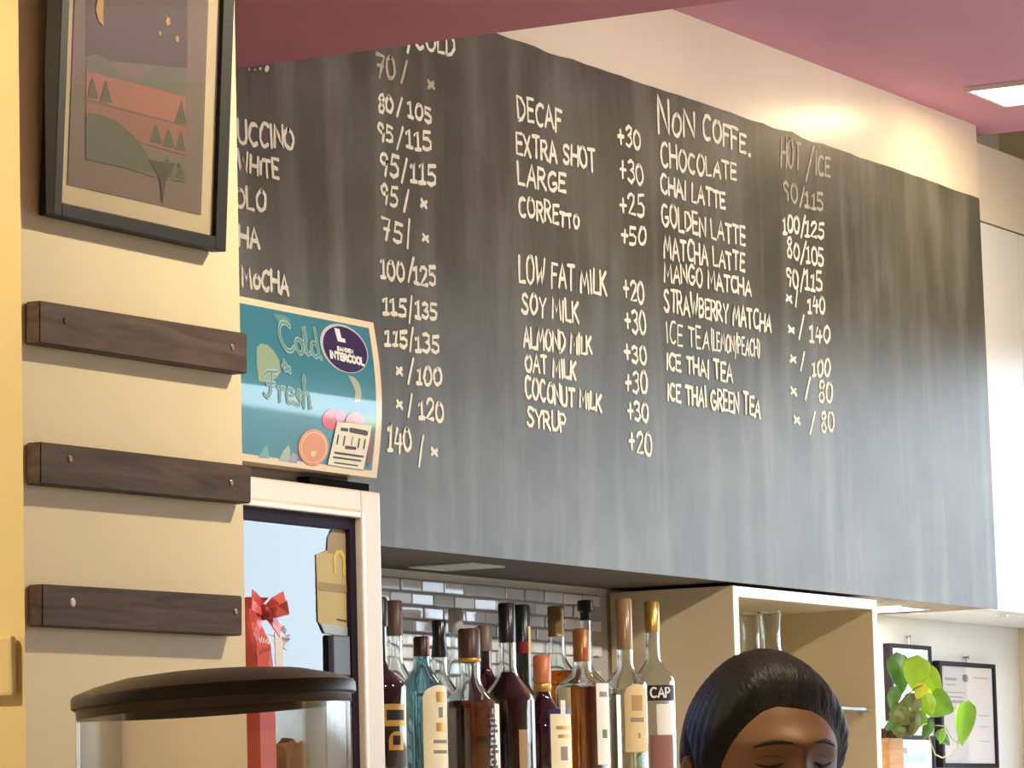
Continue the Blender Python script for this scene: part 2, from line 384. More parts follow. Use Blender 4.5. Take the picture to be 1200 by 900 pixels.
def fill_spot(x, y, aim, label):  # unseen spotlights, added as key light for the board
    t = thing('fill_spotlight', (x, y, ZC), label, 'spotlight'); h = Vector((x, y, ZC-.11)); d = (Vector(aim)-h).normalized()
    bm = bmesh.new(); lathe(bm, [(0, 0), (.03, 0), (.03, -.012), (.008, -.014), (.008, -.09), (0, -.09)], (x, y, ZC), 20); link_mesh('mount', bm, M_black, t)
    q = d.to_track_quat('-Z', 'Y').to_matrix().to_4x4(); bm = bmesh.new()
    lathe(bm, [(0, .05), (.034, .05), (.036, .045), (.036, -.05), (.033, -.05), (.033, -.02), (0, -.02)], (0, 0, 0), 28, M=Matrix.Translation(h) @ q); sharp(link_mesh('head', bm, M_black, t), 40)
    l = bpy.data.lights.new('fill_light', 'SPOT'); l.energy = FILL_W; l.color = (1.0, .93, .80); l.spot_size = math.radians(62); l.spot_blend = .9; l.shadow_soft_size = .03
    o = bpy.data.objects.new('fill_lamp', l); COL.objects.link(o); o.location = h+d*.06; o.rotation_euler = d.to_track_quat('-Z', 'Y').to_euler()
for x, y, aim, lab in ((5.05, .9, (5.4, 3.0, 2.1), 'unseen black spotlight added on the ceiling to light the left of the board'), (6.1, .9, (6.3, 3.0, 2.1), 'unseen black spotlight added on the ceiling to light the middle of the board'), (7.1, .9, (7.1, 3.0, 2.1), 'unseen black spotlight added on the ceiling to light the right of the board')):
    fill_spot(x, y, aim, lab)

# daylight portal in the open shop front
pa = bpy.data.lights.new('shopfront_portal', 'AREA'); pa.shape = 'RECTANGLE'; pa.size = 5.9; pa.size_y = 2.4; pa.cycles.is_portal = True
po = bpy.data.objects.new('shopfront_portal', pa); COL.objects.link(po); po.location = (XE+.12, .2, 1.3); po.rotation_euler = (0, math.radians(90), 0)
po.rotation_euler = Vector((-1, 0, 0)).to_track_quat('-Z', 'Z').to_euler()
# ------------------------------------------------------------------ menu board with hand lettering
bl, br, tr_, tl = P(450, 640, YB), P(1169.5, 714, YB), P(1147.5, 231.5, YB), P(592, 41.5, YB)
XL = 3.6
bm = bmesh.new(); N = 90
top = []
for i in range(N+1):
    x = XL+(tr_.x-XL)*i/N; e = random.uniform(-.0015, .0018)+(.004*math.sin(i*1.3) if i % 23 < 3 else 0)
    top.append((x, tl.z+e-.001))
out = [(XL, bl.z)]+top+[(br.x, br.z)]
fr = [bm.verts.new((x, YB, z)) for x, z in out]; bk = [bm.verts.new((x, YB+.0055, z)) for x, z in out]
bm.faces.new(fr[::-1] if False else fr); bm.faces.new(bk[::-1])
for i in range(len(out)):
    j = (i+1) % len(out); bm.faces.new((fr[j], fr[i], bk[i], bk[j]))
bmesh.ops.recalc_face_normals(bm, faces=bm.faces[:])
board = tag(link_mesh('menu_board', bm, M_board), 'long black chalkboard with a hand-written drinks menu above the bottles', 'menu board')

CW = .0068
def chalk(name, items, m=None, w=CW, label=None):
    bm = bmesh.new()
    for text, (x0, t0, b0, x1, t1, b1) in items:
        letter_quad(bm, text, P(x0, t0, YB), P(x0+(b0-t0)*.018, b0, YB), P(x1, t1, YB), P(x1+(b1-t1)*.018, b1, YB), w, (0, -1, 0), .0009, .0008)
    o = link_mesh('chalk_lettering', bm, m or M_chalk, board)
    o['label'] = label or ('chalk writing '+name)
def one(text, q, m=None, w=CW): chalk(text, [(text, q)], m, w)
def price(a, q, s, b, qb, m=None):     # number / number
    it = [(a, q)] if a != 'x' else [('x', (q[0]-3, q[1]-9, q[1]+5.5, q[0]+3, q[1]-7, q[1]+7))]
    (xt, yt, xb, yb) = s
    it2 = [(b, qb)] if b != 'x' else [('x', (qb[0]-3, qb[1]-9, qb[1]+5.5, qb[0]+3, qb[1]-7, qb[1]+7))]
    n = Vector((0, -.0008, 0))
    for k, pc in enumerate((it, it2)):
        bm = bmesh.new()
        for text, (x0, t0, b0, x1, t1, b1) in pc:
            letter_quad(bm, text, P(x0, t0, YB), P(x0, b0, YB), P(x1, t1, YB), P(x1, b1, YB), CW, (0, -1, 0), .0009, .0008)
        if k == 0: ribbon(bm, [P(xt, yt, YB)+n, P(xb, yb, YB)+n], CW*.9, (0, -1, 0), .0006)
        o = link_mesh('chalk_lettering', bm, m or M_chalk, board); o['label'] = 'chalk price '+('%s/' % a if k == 0 else b)
# left column
bm = bmesh.new()
for x, y, k in ((291, 81.5, .7), (298, 82, .6), (304, 81, .9), (311.5, 81.5, 2.0)):
    p = P(x, y, YB)+Vector((0, -.0008, 0)); ribbon(bm, [p, p+Vector((.002*k, 0, .0015*k))], .004*k, (0, -1, 0))
link_mesh('chalk_lettering', bm, M_chalk, board)['label'] = 'feet of a chalk heading cut off by the soffit'
one('CAPPUCCINO', (228, 131, 158, 343, 151, 176)); one('FLAT WHiTE', (229, 163, 186, 325, 190, 210))
one('PICCOLO', (231, 211, 234, 310, 226, 248)); one('CHA', (266, 262, 284, 303, 270, 292)); one('MoCHA', (283, 311, 334, 337, 323, 344))
one('HOT/COLD', (436, 20, 44, 532, 42, 66))
price('70', (440, 63, 88, 462, 70, 95), (476, 72, 470, 97), 'x', (505, 100), M_chalkf)
price('80', (443, 112, 132, 460, 115, 133), (470.5, 115, 465, 135), '105', (478, 120, 137, 505, 128, 145))
price('95', (443, 142, 163, 460, 152, 168), (471.5, 150, 465, 175), '115', (476, 152, 172, 505, 157, 177))
price('95', (445, 177, 203, 466, 183, 207), (476, 187, 470, 213), '115', (481, 192, 213, 510, 195, 217))
price('95', (447, 217, 237, 465, 222, 243), (478, 223, 473, 247), 'x', (496, 238))
price('75', (448, 255, 280, 470, 262, 285), (479, 258, 477, 290), 'x', (498, 278))
price('100', (446, 302, 324, 473, 309, 329), (484, 303, 478, 330), '125', (485, 310, 331, 510, 314, 335))
price('115', (449, 348, 368, 475, 351, 371), (482, 348, 479, 378), '135', (487, 352, 372, 511, 356, 375))
price('115', (451, 387, 404, 477, 388, 406), (483, 385, 480, 411), '135', (487, 391, 411, 514, 394, 413))
price('x', (467.5, 434), (484, 421, 478, 449), '100', (488, 430, 449, 516, 432, 452))
price('x', (467.5, 473), (482, 462, 478, 488), '120', (491, 470, 491, 519, 471, 494))
price('140', (454, 499, 529, 481, 503, 529), (495.5, 511, 490.5, 546), 'x', (508.5, 529))
# middle column
for t_, q in (('DECAF', (606.5, 112, 140, 656.5, 128, 153)), ('EXTRA SHOT', (605, 156, 179, 696, 177, 200)), ('LARGE', (606.5, 189, 216, 661.5, 205, 225)),
              ('CORREtto', (607.7, 229, 252, 677, 246, 268)), ('+30', (724, 150, 170, 749.5, 151, 174)), ('+30', (726, 187, 212, 753, 192, 216)),
              ('+25', (726, 228, 249, 754, 229, 254)), ('+50', (727.5, 265, 285, 755.6, 268, 288)), ('LOW FAT MILK', (608, 299, 331, 709, 320, 345)),
              ('SOY MILK', (611, 342, 366, 676.7, 358, 379)), ('ALMOND MILK', (613, 381, 406, 692, 395, 415)), ('OAT MILK', (614.5, 415, 434, 673.5, 426, 445)),
              ('COCONUT MILK', (615, 443, 467, 703, 463, 481)), ('SYRUP', (617.5, 476, 498, 662.7, 485, 507)), ('+20', (730.5, 327, 350, 753.5, 331, 355)),
              ('+30', (732, 364, 387, 756, 366, 392)), ('+30', (732, 403, 423, 756.6, 406, 426)), ('+30', (732, 436, 459, 757.6, 436, 460)),
              ('+30', (735, 471, 492, 759, 473, 495)), ('+20', (736.4, 507, 529, 763, 507, 534))): one(t_, q)
# right column
chalk('NON COFFEE', [('NoN', (770.5, 112, 155, 812.5, 132, 160)), ('COFFE', (823, 135, 163, 873, 158, 179)), ('.', (876, 165, 182, 881, 168, 183))], w=.0078)
for t_, q in (('CHOCOLATE', (774, 168, 195, 861.5, 194, 211)), ('CHAI LATTE', (774, 205, 226, 848.7, 228, 245)), ('GOLDEN LATTE', (775, 239, 264, 872, 268, 288)),
              ('MATCHA LATTE', (777.5, 277, 301, 871, 300, 318)), ('MANGO MATCHA', (778, 305, 328, 879, 330, 346)), ('STRAWBERRY MATCHA', (778, 338.5, 363, 902, 367, 388)),
              ('ICE THAI TEA', (780.5, 414, 432, 857, 428, 448)), ('ICE THAI GREEN TEA', (781.7, 448, 468, 889, 466, 489))): one(t_, q)
chalk('ICE TEA (LEMON/PEACH)', [('ICE TEA', (780.5, 377, 402, 830, 387, 410)), ('(LEMON/PEACH)', (833, 387, 409, 889, 400, 418))], w=.0048)
price('HOT', (915, 162, 195, 937, 166, 198), (953, 172, 944, 212), 'ICE', (955, 181, 204, 972, 184, 207), M_chalkf)
price('90', (918.6, 212, 233, 934, 217, 238), (942, 220, 937, 242), '115', (943, 224, 242, 964, 226, 246), M_chalkf)
price('100', (917.5, 252, 272, 936, 254, 272), (943, 253, 938.5, 278), '125', (943, 259, 277, 965, 260, 278))
price('80', (922, 280, 301, 936, 285, 304), (944, 284, 938, 309), '105', (945, 288, 307, 964.5, 294, 313))
price('90', (921.5, 312, 331, 935, 319, 338), (942, 315.5, 937.6, 341), '115', (943, 317, 338, 963, 319, 341))
price('x', (924, 349), (934, 341, 932, 359), '140', (946.5, 350, 366, 966, 350, 368))
price('x', (926.6, 385), (941.5, 370, 936, 397), '140', (948.6, 383, 401, 971.6, 383, 402))
price('x', (929, 420), (942, 413, 938, 434), '100', (951.7, 423, 441, 972, 421, 439))
price('x', (930, 458), (949, 443, 943.5, 468), '80', (959, 446, 470, 974.7, 448, 471))
price('x', (933.8, 491), (954.7, 483, 949, 508), '80', (962, 483, 506, 977, 484, 506))

# ------------------------------------------------------------------ square panels set in the bulkhead underside
for name, (x, y, s), lab in (('recessed_panel_light', (5.556, 3.145, .115), 'unlit square panel light under the dark bulkhead above the bottles'),
                            ('recessed_panel_light', (7.33, 3.165, .14), 'square panel light under the bulkhead to the right of the open shelf unit')):
    panel_lamp(name, x, y, ZU+.0015, s, lab, lit=(x > 7), thk=.003, dm=mat('nook_led', (255, 240, 216), .5, emit=85.0) if x > 7 else None)

# ------------------------------------------------------------------ white wall cabinet beyond the board
yc = YB+.03
t = thing('cupboard', (7.9, 3.14, ZU), 'plain white wall cabinet past the right end of the chalkboard', 'cabinet')
zt = P(1148, 168, yc).z; zs = P(1152, 260, yc).z; xs = P(1198, 400, yc).x
boxobj('body', (7.552, XE-.004, yc+.02, YK-.002, ZU, zt), M_cabw, t, bev=.002)
boxobj('upper_panel', (7.552, XE-.004, yc, yc+.018, zs+.002, zt), M_bulk, t, bev=.0015)
boxobj('door', (7.552, xs-.0015, yc, yc+.018, ZU+.002, zs-.002), M_cabw, t, bev=.0015)
boxobj('door', (xs+.0015, XE-.004, yc, yc+.018, ZU+.002, zs-.002), M_cabw, t, bev=.0015)
boxobj('hinge_cover', (P(1190, 716, yc).x-.004, P(1190, 716, yc).x+.01, yc+.02, yc+.05, ZU-.006, ZU+.001), M_metal, t, bev=.001)

# ------------------------------------------------------------------ back bar (below the frame) that carries bottles, shelf unit, plant
t = thing('back_bar', (6.2, 3.0, 0), 'pale back bar below the menu board carrying the bottles', 'counter')
boxobj('carcass', (4.35, XE-.005, 2.9, YK-.01, 0, ZSH-.03), M_beige, t, bev=.003)
boxobj('worktop', (4.33, XE-.005, 2.88, YK-.008, ZSH-.03, ZSH), M_cabw, t, bev=.004)
for i in range(6): boxobj('door', (4.37+i*.65, 4.37+i*.65+.64, 2.88, 2.9, .1, ZSH-.05), M_cabw, t, bev=.003)

# ------------------------------------------------------------------ open shelf unit
cx0, cx1, cy = 6.296, 6.928, YB+.006
t = thing('shelf_unit', (6.6, 3.13, ZSH), 'white-edged open shelf unit with beige inside and a glass shelf behind the person', 'cabinet')
bm = bmesh.new(); box(bm, cx0, cx0+.022, cy, YK-.009, ZSH, 1.883, bev=.001)
for f in bm.faces: f.material_index = 1 if f.normal.y < -.8 else 0
link_mesh('side_panel', bm, [M_beige, M_cabw], t)
bm = bmesh.new(); box(bm, cx1-.022, cx1, cy, YK-.009, ZSH, 1.883, bev=.001)
for f in bm.faces: f.material_index = 1 if f.normal.y < -.8 or f.normal.x > .8 else 0
link_mesh('side_panel', bm, [M_beige, M_cabw], t)
bm = bmesh.new(); box(bm, cx0+.0225, cx1-.0225, cy, YK-.009, 1.864, 1.883, bev=.001)
for f in bm.faces: f.material_index = 1 if f.normal.y < -.8 else 0
link_mesh('top_panel', bm, [M_beige, M_cabw], t)
boxobj('back_panel', (cx0+.0225, cx1-.0225, YK-.016, YK-.009, ZSH, 1.8635), M_beige, t)
gs = boxobj('glass_shelf', (cx0+.0225, cx1-.0225, cy+.01, YK-.017, 1.672, 1.678), mat('shelf_glass', (214, 226, 214), .02, trans=.85, ior=1.45), t, bev=.001); gs['label'] = 'clear glass shelf'
for px_ in (cx0+.028, cx1-.028):
    for py_ in (cy+.03, YK-.06):
        bm = bmesh.new(); lathe(bm, [(0, -.006), (.004, -.006), (.005, 0), (0, 0)], (px_, py_, 1.672), 12); link_mesh('shelf_pin', bm, M_metal, t)
# ------------------------------------------------------------------ three wooden rails on the pillar
yfr = YP-.018
screws = [[(76, 376, 0), (272, 407, 1)], [(82, 538, 1), (271, 566, 1)], [(85, 706, 2), (276, 717, 1)]]
M_screw = [mat('dark_screw', (60, 52, 46), .4, metal=.6), mat('brass_screw', (140, 120, 100), .4, metal=.7), mat('bright_screw', (225, 220, 212), .4)]
for i, (a, b, c, d, lab) in enumerate([((47, 352), (290, 390.8), (47, 402), (290, 438), 'dark stained wooden rail highest on the pillar, right below the picture'),
                                      ((48, 517.5), (294.5, 546), (48, 567), (294.5, 590), 'dark stained wooden rail on the pillar, middle of the three'),
                                      ((50, 684.3), (284, 698.3), (50, 733.5), (284, 745), 'dark stained wooden rail lowest on the pillar, beside the red gift bag')]):
    A, B, C_, D_ = (P(*p, yfr) for p in (a, b, c, d))
    t = thing('wooden_rail', ((A.x+B.x)/2, YP-.009, (A.z+D_.z)/2), lab, 'wooden rail', 'wooden rails on the pillar')
    bm = bmesh.new()
    f = [bm.verts.new(p) for p in (A, B, D_, C_)]; g_ = [bm.verts.new((p.x, YP-.0005, p.z)) for p in (A, B, D_, C_)]
    bm.faces.new(f); bm.faces.new(g_[::-1])
    for k in range(4): bm.faces.new((f[k], g_[k], g_[(k+1) % 4], f[(k+1) % 4]))
    bmesh.ops.recalc_face_normals(bm, faces=bm.faces[:])
    bmesh.ops.bevel(bm, geom=bm.edges[:], offset=.0012, segments=2, affect='EDGES')
    me = link_mesh('board', bm, M_plank, t)
    for (sx_, sy_, mi) in screws[i]:
        p = P(sx_, sy_, yfr); bm = bmesh.new(); r = .0034 if mi != 2 else .0045
        lathe(bm, [(0, .0012), (r*.7, .0011), (r, .0004), (r, -.002)], (0, 0, 0), 16, M=Matrix.Translation(p) @ Matrix.Rotation(math.radians(90), 4, 'X'))
        link_mesh('screw', bm, M_screw[mi], t)

# ------------------------------------------------------------------ leaning picture on the pillar
tau = math.radians(3.4); up_ = Vector((0, -math.sin(tau), math.cos(tau))); nn = Vector((0, -math.cos(tau), -math.sin(tau)))
p0 = P(265, 295, YP-.020); pL = P(63, 252, YP-.020)
p0.z = pL.z = (p0.z+pL.z)/2
def FP(x, y, off=0.0):
    r = ray(x, y); s = (p0-CAM).dot(nn)/r.dot(nn); return CAM+r*s+nn*off
FM = Matrix(((1, 0, 0, pL.x), (0, -nn.y, up_.y, pL.y), (0, -nn.z, up_.z, pL.z), (0, 0, 0, 1)))   # local: x right, y into the wall, z up the picture
FW = p0.x-pL.x; FH = .42
def fl(x, y):      # picture-local coordinates of a pixel
    q = FP(x, y)-pL; return q.x, q.dot(up_)
t = thing('framed_picture', ((p0.x+pL.x)/2, YP-.01, pL.z), 'black framed night landscape print hanging tilted on the pillar above the wooden rails', 'picture')
mx0, mz0 = fl(73, 237); mx1, _ = fl(253, 277)
mz1 = FH-mz0
bm = bmesh.new(); dep = .018
for a in ((0, mx0, 0, FH), (mx1, FW, 0, FH), (mx0, mx1, 0, mz0), (mx0, mx1, mz1, FH)):
    box(bm, a[0], a[1], 0, dep, a[2], a[3], bev=.0012, M=FM)
link_mesh('frame', bm, M_frame, t)
boxobj_bm = bmesh.new(); box(boxobj_bm, mx0-.002, mx1+.002, .005, .008, mz0-.002, mz1+.002, M=FM)
link_mesh('mat_board', boxobj_bm, mat('ivory_mat', (236, 222, 188), .7), t)
ax0, az0 = fl(83.5, 216); ax1, _ = fl(239.5, 252); az1 = FH-az0
bm = bmesh.new(); box(bm, ax0, ax1, .0040, .0048, az0, az1, M=FM)
art = link_mesh('print', bm, mat('print_paper', (128, 110, 104), .6), t)
ART = {'sky': mat('print_night', (78, 66, 70), .6), 'hill': mat('print_sage', (104, 112, 98), .6), 'hill2': mat('print_moss', (92, 98, 84), .6), 'sal': mat('print_salmon', (178, 112, 98), .6),
       'sal2': mat('print_terracotta', (160, 104, 88), .6), 'tree': mat('print_green', (84, 88, 78), .6), 'moon': mat('print_moon', (226, 178, 92), .6), 'dk': mat('print_dark', (72, 58, 54), .6)}
def art_poly(name, pts, m, layer):
    bm = bmesh.new(); poly(bm, [FP(x/3, y/3, -.0040+.00012*layer) for x, y in pts]); link_mesh(name, bm, ART[m], art)
art_poly('night_sky', [(312, -430), (670, -330), (670, 240), (312, 205)], 'sky', 1)
art_poly('hill', [(312, 200)]+[(312+110*k/8, 200-48*math.sin(math.pi*k/8)*.6+k*6) for k in range(9)]+[(500, 290), (312, 252)], 'hill', 2)
art_poly('hill', [(480, 290)]+[(490+178*k/8, 290-62*math.sin(math.pi*.5*min(1, k/4))+k*1.5) for k in range(9)]+[(664, 335), (480, 296)], 'hill', 3)
art_poly('salmon_field', [(314, 248), (662, 338), (662, 440), (312, 348)], 'sal', 4)
art_poly('terracotta_field', [(312, 358), (662, 446), (662, 545), (500, 500), (312, 395)], 'sal2', 5)
art_poly('lower_hill', [(312, 545), (662, 590), (662, 640), (560, 625)], 'hill', 5)
art_poly('lower_hill', [(312, 395), (370, 402), (430, 432), (480, 476), (520, 530), (545, 575), (558, 612), (312, 560)], 'hill2', 6)
for (tx, ty, bx0, bx1, by) in ((335, 268, 316, 356, 347), (382, 283, 360, 405, 361), (648, 352, 625, 665, 434), (557, 432, 535, 580, 505), (603, 447, 580, 626, 520), (645, 452, 624, 663, 532), (600, 553, 580, 620, 622), (641, 570, 622, 661, 632)):
    art_poly('tree', [(tx, ty), (bx1, by), (bx0, by-5)], 'tree', 7)
art_poly('stem', [(530, 560), (626, 575), (592, 632), (580, 722), (572, 632)], 'dk', 8)
art_poly('moon', [(378, -60), (352, 0), (346, 35), (356, 72), (374, 92), (372, 50), (374, 0)], 'moon', 8)
for (sx_, sy_, r) in ((600, 74, 13), (632, 136, 10), (572, 116, 7)):
    art_poly('star', [(sx_+r*.8*math.cos(k*math.pi/5)*(1 if k % 2 else .6), sy_+1.5*r*math.sin(k*math.pi/5)*(1 if k % 2 else .6)) for k in range(10)], 'moon', 8)
bm = bmesh.new(); box(bm, mx0-.001, mx1+.001, .0015, .0030, mz0-.001, mz1+.001, M=FM)
gm = thin_glass('picture_glass', gloss=.25); link_mesh('glass_pane', bm, gm, t)
# cream box on the pillar's side face
r_ = ray(13, 745); s_ = (pl.x-.012)/r_.x; q0 = CAM+r_*s_; r_ = ray(12, 815); q1 = CAM+r_*((pl.x-.012)/r_.x)
t = thing('junction_box', (pl.x-.006, q0.y+.05, (q0.z+q1.z)/2), 'cream painted box on the lamplit side of the pillar, lower left', 'wall box')
boxobj('cover', (pl.x-.012, pl.x-.003, q0.y, q0.y+.1, q1.z, q0.z), M_cream_lit, t, bev=.003)
boxobj('back_plate', (pl.x-.003, pl.x-.0003, q0.y+.004, q0.y+.096, q1.z+.004, q0.z-.004), M_cream_lit, t)

# ------------------------------------------------------------------ upright display fridge
fR = P(445.5, 577, YF); fx1 = fR.x; fzt = fR.z; fx0 = fx1-.60
t = thing('display_fridge', ((fx0+fx1)/2, YF+.24, 0), 'white upright display fridge with a glass door behind the pillar', 'fridge')
M_fr = mat('fridge_cream_plastic', (238, 226, 212), .35, coat=.15)
M_liner = mat('fridge_liner', (150, 196, 248), .4)
M_gask = mat('door_gasket', (40, 28, 48), .6, spec=.2)
bm = bmesh.new(); yb_ = YF+.045; yk_ = YF+.475
for a in ((fx0, fx0+.03, yb_, yk_, .08, fzt), (fx1-.03, fx1, yb_, yk_, .08, fzt), (fx0+.03, fx1-.03, yk_-.03, yk_, .08, fzt), (fx0+.03, fx1-.03, yb_, yk_-.03, fzt-.04, fzt), (fx0+.03, fx1-.03, yb_, yk_-.03, .08, .16)):
    box(bm, *a, bev=.002)
link_mesh('cabinet_body', bm, M_fr, t)
bm = bmesh.new()
for a in ((fx0+.031, fx0+.034, yb_+.01, yk_-.034, .162, fzt-.042), (fx1-.034, fx1-.031, yb_+.01, yk_-.034, .162, fzt-.042), (fx0+.031, fx1-.031, yk_-.034, yk_-.031, .162, fzt-.042)): box(bm, *a)
link_mesh('liner', bm, M_liner, t)
boxobj('base', (fx0+.01, fx1-.01, YF+.03, yk_-.01, 0, .08), M_black, t)
# door: outer frame, raised inner lip, gasket, pane
ix1 = P(425.5, 700, YF).x; iz1 = P(400, 597.5, YF).z; ix0 = fx0+(fx1-ix1)
bm = bmesh.new()
for a in ((fx0, ix0, .09, fzt), (ix1, fx1, .09, fzt), (ix0, ix1, iz1, fzt), (ix0, ix1, .09, .2)): box(bm, a[0], a[1], YF, YF+.04, a[2], a[3], bev=.003)
dr = link_mesh('door', bm, M_fr, t)
def ringbm(x0, x1, z0, z1, w, y0, y1, bev=0):
    bm = bmesh.new()
    for a in ((x0, x0+w, z0, z1), (x1-w, x1, z0, z1), (x0+w, x1-w, z1-w, z1), (x0+w, x1-w, z0, z0+w)): box(bm, a[0], a[1], y0, y1, a[2], a[3], bev=bev)
    return bm
link_mesh('door_lip', ringbm(ix0, ix1, .2, iz1, .008, YF-.005, YF+.03, .002), mat('white_lip', (244, 240, 234), .2), dr)
link_mesh('gasket', ringbm(ix0+.0085, ix1-.0085, .2085, iz1-.0085, .014, YF+.004, YF+.03), M_gask, dr)
boxobj('glass_pane', (ix0+.022, ix1-.022, YF+.012, YF+.018, .222, iz1-.022), thin_glass('door_glass', (.93, .97, 1.0), gloss=2.2), dr)
for zz in (.55, .95, 1.3):
    bm = bmesh.new()
    for k in range(14): tube(bm, [(fx0+.05+k*.038, yb_+.02, zz), (fx0+.05+k*.038, yk_-.05, zz)], .0018, 6)
    for yy in (yb_+.02, yk_-.05): tube(bm, [(fx0+.036, yy, zz), (fx1-.036, yy, zz)], .0028, 6)
    link_mesh('wire_shelf', bm, M_metal, t)
M_tube = mat('fridge_fill_led', (176, 210, 255), .4, emit=16.0)
boxobj('fill_light_tube', (fx0+.06, fx1-.06, yb_+.02, yb_+.04, fzt-.062, fzt-.045), M_tube, t)
boxobj('fill_light_tube', (fx0+.04, fx0+.055, yb_+.03, yb_+.05, .3, fzt-.08), M_tube, t)  # unseen upright tube added to make the liner brighter
# hinge gap and header sign
hz0 = P(438, 560, YF).z; hz1 = P(437, 378, YF).z; hx1 = P(437.5, 378, YF).x; hx0 = fx0+(fx1-hx1)
boxobj('hinge_plate', (hx1-.14, hx1+.002, YF+.012, YF+.06, fzt+.0005, fzt+.011), mat('hinge_black', (14, 12, 12), .8, spec=.1), t, bev=.001)
boxobj('hinge_plate', (hx0, hx0+.14, YF+.012, YF+.06, fzt+.0005, fzt+.011), M_black, t, bev=.001)
boxobj('top_tray', (hx0+.02, hx1-.02, YF+.03, yk_-.02, fzt+.0005, hz0), mat('tray_grey', (110, 100, 92), .6), t)  # plain grey filler between fridge top and header
def bulge(z): 
    u = (z-hz0)/(hz1-hz0); return -.010*math.sin(math.pi*max(0, min(1, u)))
bm = bmesh.new(); NS = 24; cols = []
for x in (hx0, hx1):
    fr_ = [bm.verts.new((x, YF+bulge(hz0+(hz1-hz0)*k/NS), hz0+(hz1-hz0)*k/NS)) for k in range(NS+1)]
    bk_ = [bm.verts.new((x, YF+.07, hz0+(hz1-hz0)*k/NS)) for k in range(NS+1)]
    cols.append((fr_, bk_))
    for k in range(NS): bm.faces.new((fr_[k], fr_[k+1], bk_[k+1], bk_[k]))
(f0, b0), (f1, b1) = cols
for k in range(NS): bm.faces.new((f0[k], f1[k], f1[k+1], f0[k+1])); bm.faces.new((b0[k], b0[k+1], b1[k+1], b1[k]))
bm.faces.new((f0[NS], f1[NS], b1[NS], b0[NS])); bm.faces.new((f0[0], b0[0], b1[0], f1[0]))
bmesh.ops.recalc_face_normals(bm, faces=bm.faces[:])
hd = sharp(link_mesh('header_sign', bm, mat('header_cream', (240, 224, 196), .3, coat=.3), t), 30); hd['label'] = 'header sign with a teal poster and cream rim'
def decal_pts(pts3, name, m, off, parent=hd):
    bm = bmesh.new(); poly(bm, pts3)
    for k in range(1, 30):
        zc_ = hz0+(hz1-hz0)*k/30
        bmesh.ops.bisect_plane(bm, geom=bm.verts[:]+bm.edges[:]+bm.faces[:], plane_co=(0, 0, zc_), plane_no=(0, 0, 1))
    for v in bm.verts: v.co.y = YF+bulge(v.co.z)-off
    bmesh.ops.recalc_face_normals(bm, faces=bm.faces[:])
    for f in bm.faces:
        if f.normal.y > 0: f.normal_flip()
    return link_mesh(name, bm, m, parent, smooth=True)
def HP(x, y): return P(280+x/4.188, 345+y/4.188, YF)
M_teal = mat('teal_poster', (32, 130, 158), .3, coat=1.0, noise=.05, nscale=14)
zt1 = HP(320, 105).z; zt0 = HP(320, 822).z; xt1 = HP(632, 200).x; xt0 = hx0+.02
poster = decal_pts([Vector((xt0, YF, zt0)), Vector((xt1, YF, zt0)), Vector((xt1, YF, zt1)), Vector((xt0, YF, zt1))], 'poster', M_teal, .0004)
def dec(pts, name, rgb, off, rough=.3, coat=1.0): return decal_pts([HP(*p) for p in pts], name, mat(name, rgb, rough, coat=coat), off, poster)
def ell(cx, cy, rx, ry, n=28, sh=0.0): return [(cx+rx*math.cos(2*math.pi*k/n), cy+ry*math.sin(2*math.pi*k/n)+sh*rx*math.cos(2*math.pi*k/n)) for k in range(n)]
dec([(55, 262), (80, 244), (110, 250), (140, 280), (165, 330), (168, 385), (150, 410), (110, 440), (60, 430), (52, 350)], 'pale_pear', (150, 176, 150), .0007)
dec([(500, 400), (530, 408), (556, 440), (566, 490), (560, 530), (530, 535), (535, 480), (520, 440)], 'pale_pear', (170, 188, 160), .0007)
dec([(155, 95), (215, 105), (240, 130), (236, 165), (190, 150)], 'pale_fruit', (96, 160, 160), .0007)
dec([(90, 800), (105, 760), (120, 735), (135, 770), (142, 805)], 'pale_fruit', (110, 170, 176), .0007)
dec([(188, 815), (205, 770), (228, 738), (240, 770), (245, 822)], 'pale_fruit', (166, 190, 180), .0007)
dec([(235, 822), (250, 775), (275, 790), (280, 828)], 'lilac_petal', (150, 160, 196), .0008)
dec(ell(425, 615, 48, 52), 'strawberry', (206, 58, 60), .0009); dec(ell(535, 622, 44, 42), 'orange_fruit', (214, 120, 72), .0010)
dec(ell(462, 600, 26, 30), 'strawberry', (190, 70, 66), .0011); dec([(560, 600), (640, 600), (640, 660), (575, 650)], 'leaf_patch', (96, 150, 84), .0009)
dec(ell(625, 760, 14, 90), 'dark_cherry', (120, 24, 30), .0009)
dec(ell(348, 752, 74, 88, sh=.15), 'orange_rind', (226, 140, 88), .0011); dec(ell(350, 753, 64, 76, sh=.15), 'orange_pith', (238, 200, 160), .0012); dec(ell(350, 754, 58, 70, sh=.15), 'orange_flesh', (224, 142, 92), .0013); dec(ell(352, 782, 13, 16), 'orange_core', (240, 210, 170), .0014)
def circ(cx, cy, r): # true circle-like badge, given in header plane metres
    c = HP(cx, cy); return [c+Vector((r[0]*math.cos(2*math.pi*k/40), 0, r[1]*math.sin(2*math.pi*k/40))) for k in range(40)]
decal_pts([p+Vector((.000, 0, .000)) for p in circ(493, 268, (.0565, .0305))], 'badge_rim', mat('badge_rim', (196, 204, 222), .25), .0010, poster)
badge = decal_pts(circ(497, 272, (.0520, .0285)), 'badge', mat('badge_navy', (44, 34, 84), .25, coat=.4), .0013, poster)
M_wl = mat('badge_white', (236, 236, 240), .5)
decal_pts([HP(*p) for p in ((452, 165), (478, 172), (482, 215), (500, 222), (500, 240), (462, 232))], 'logo_mark', M_wl, .0017, badge)
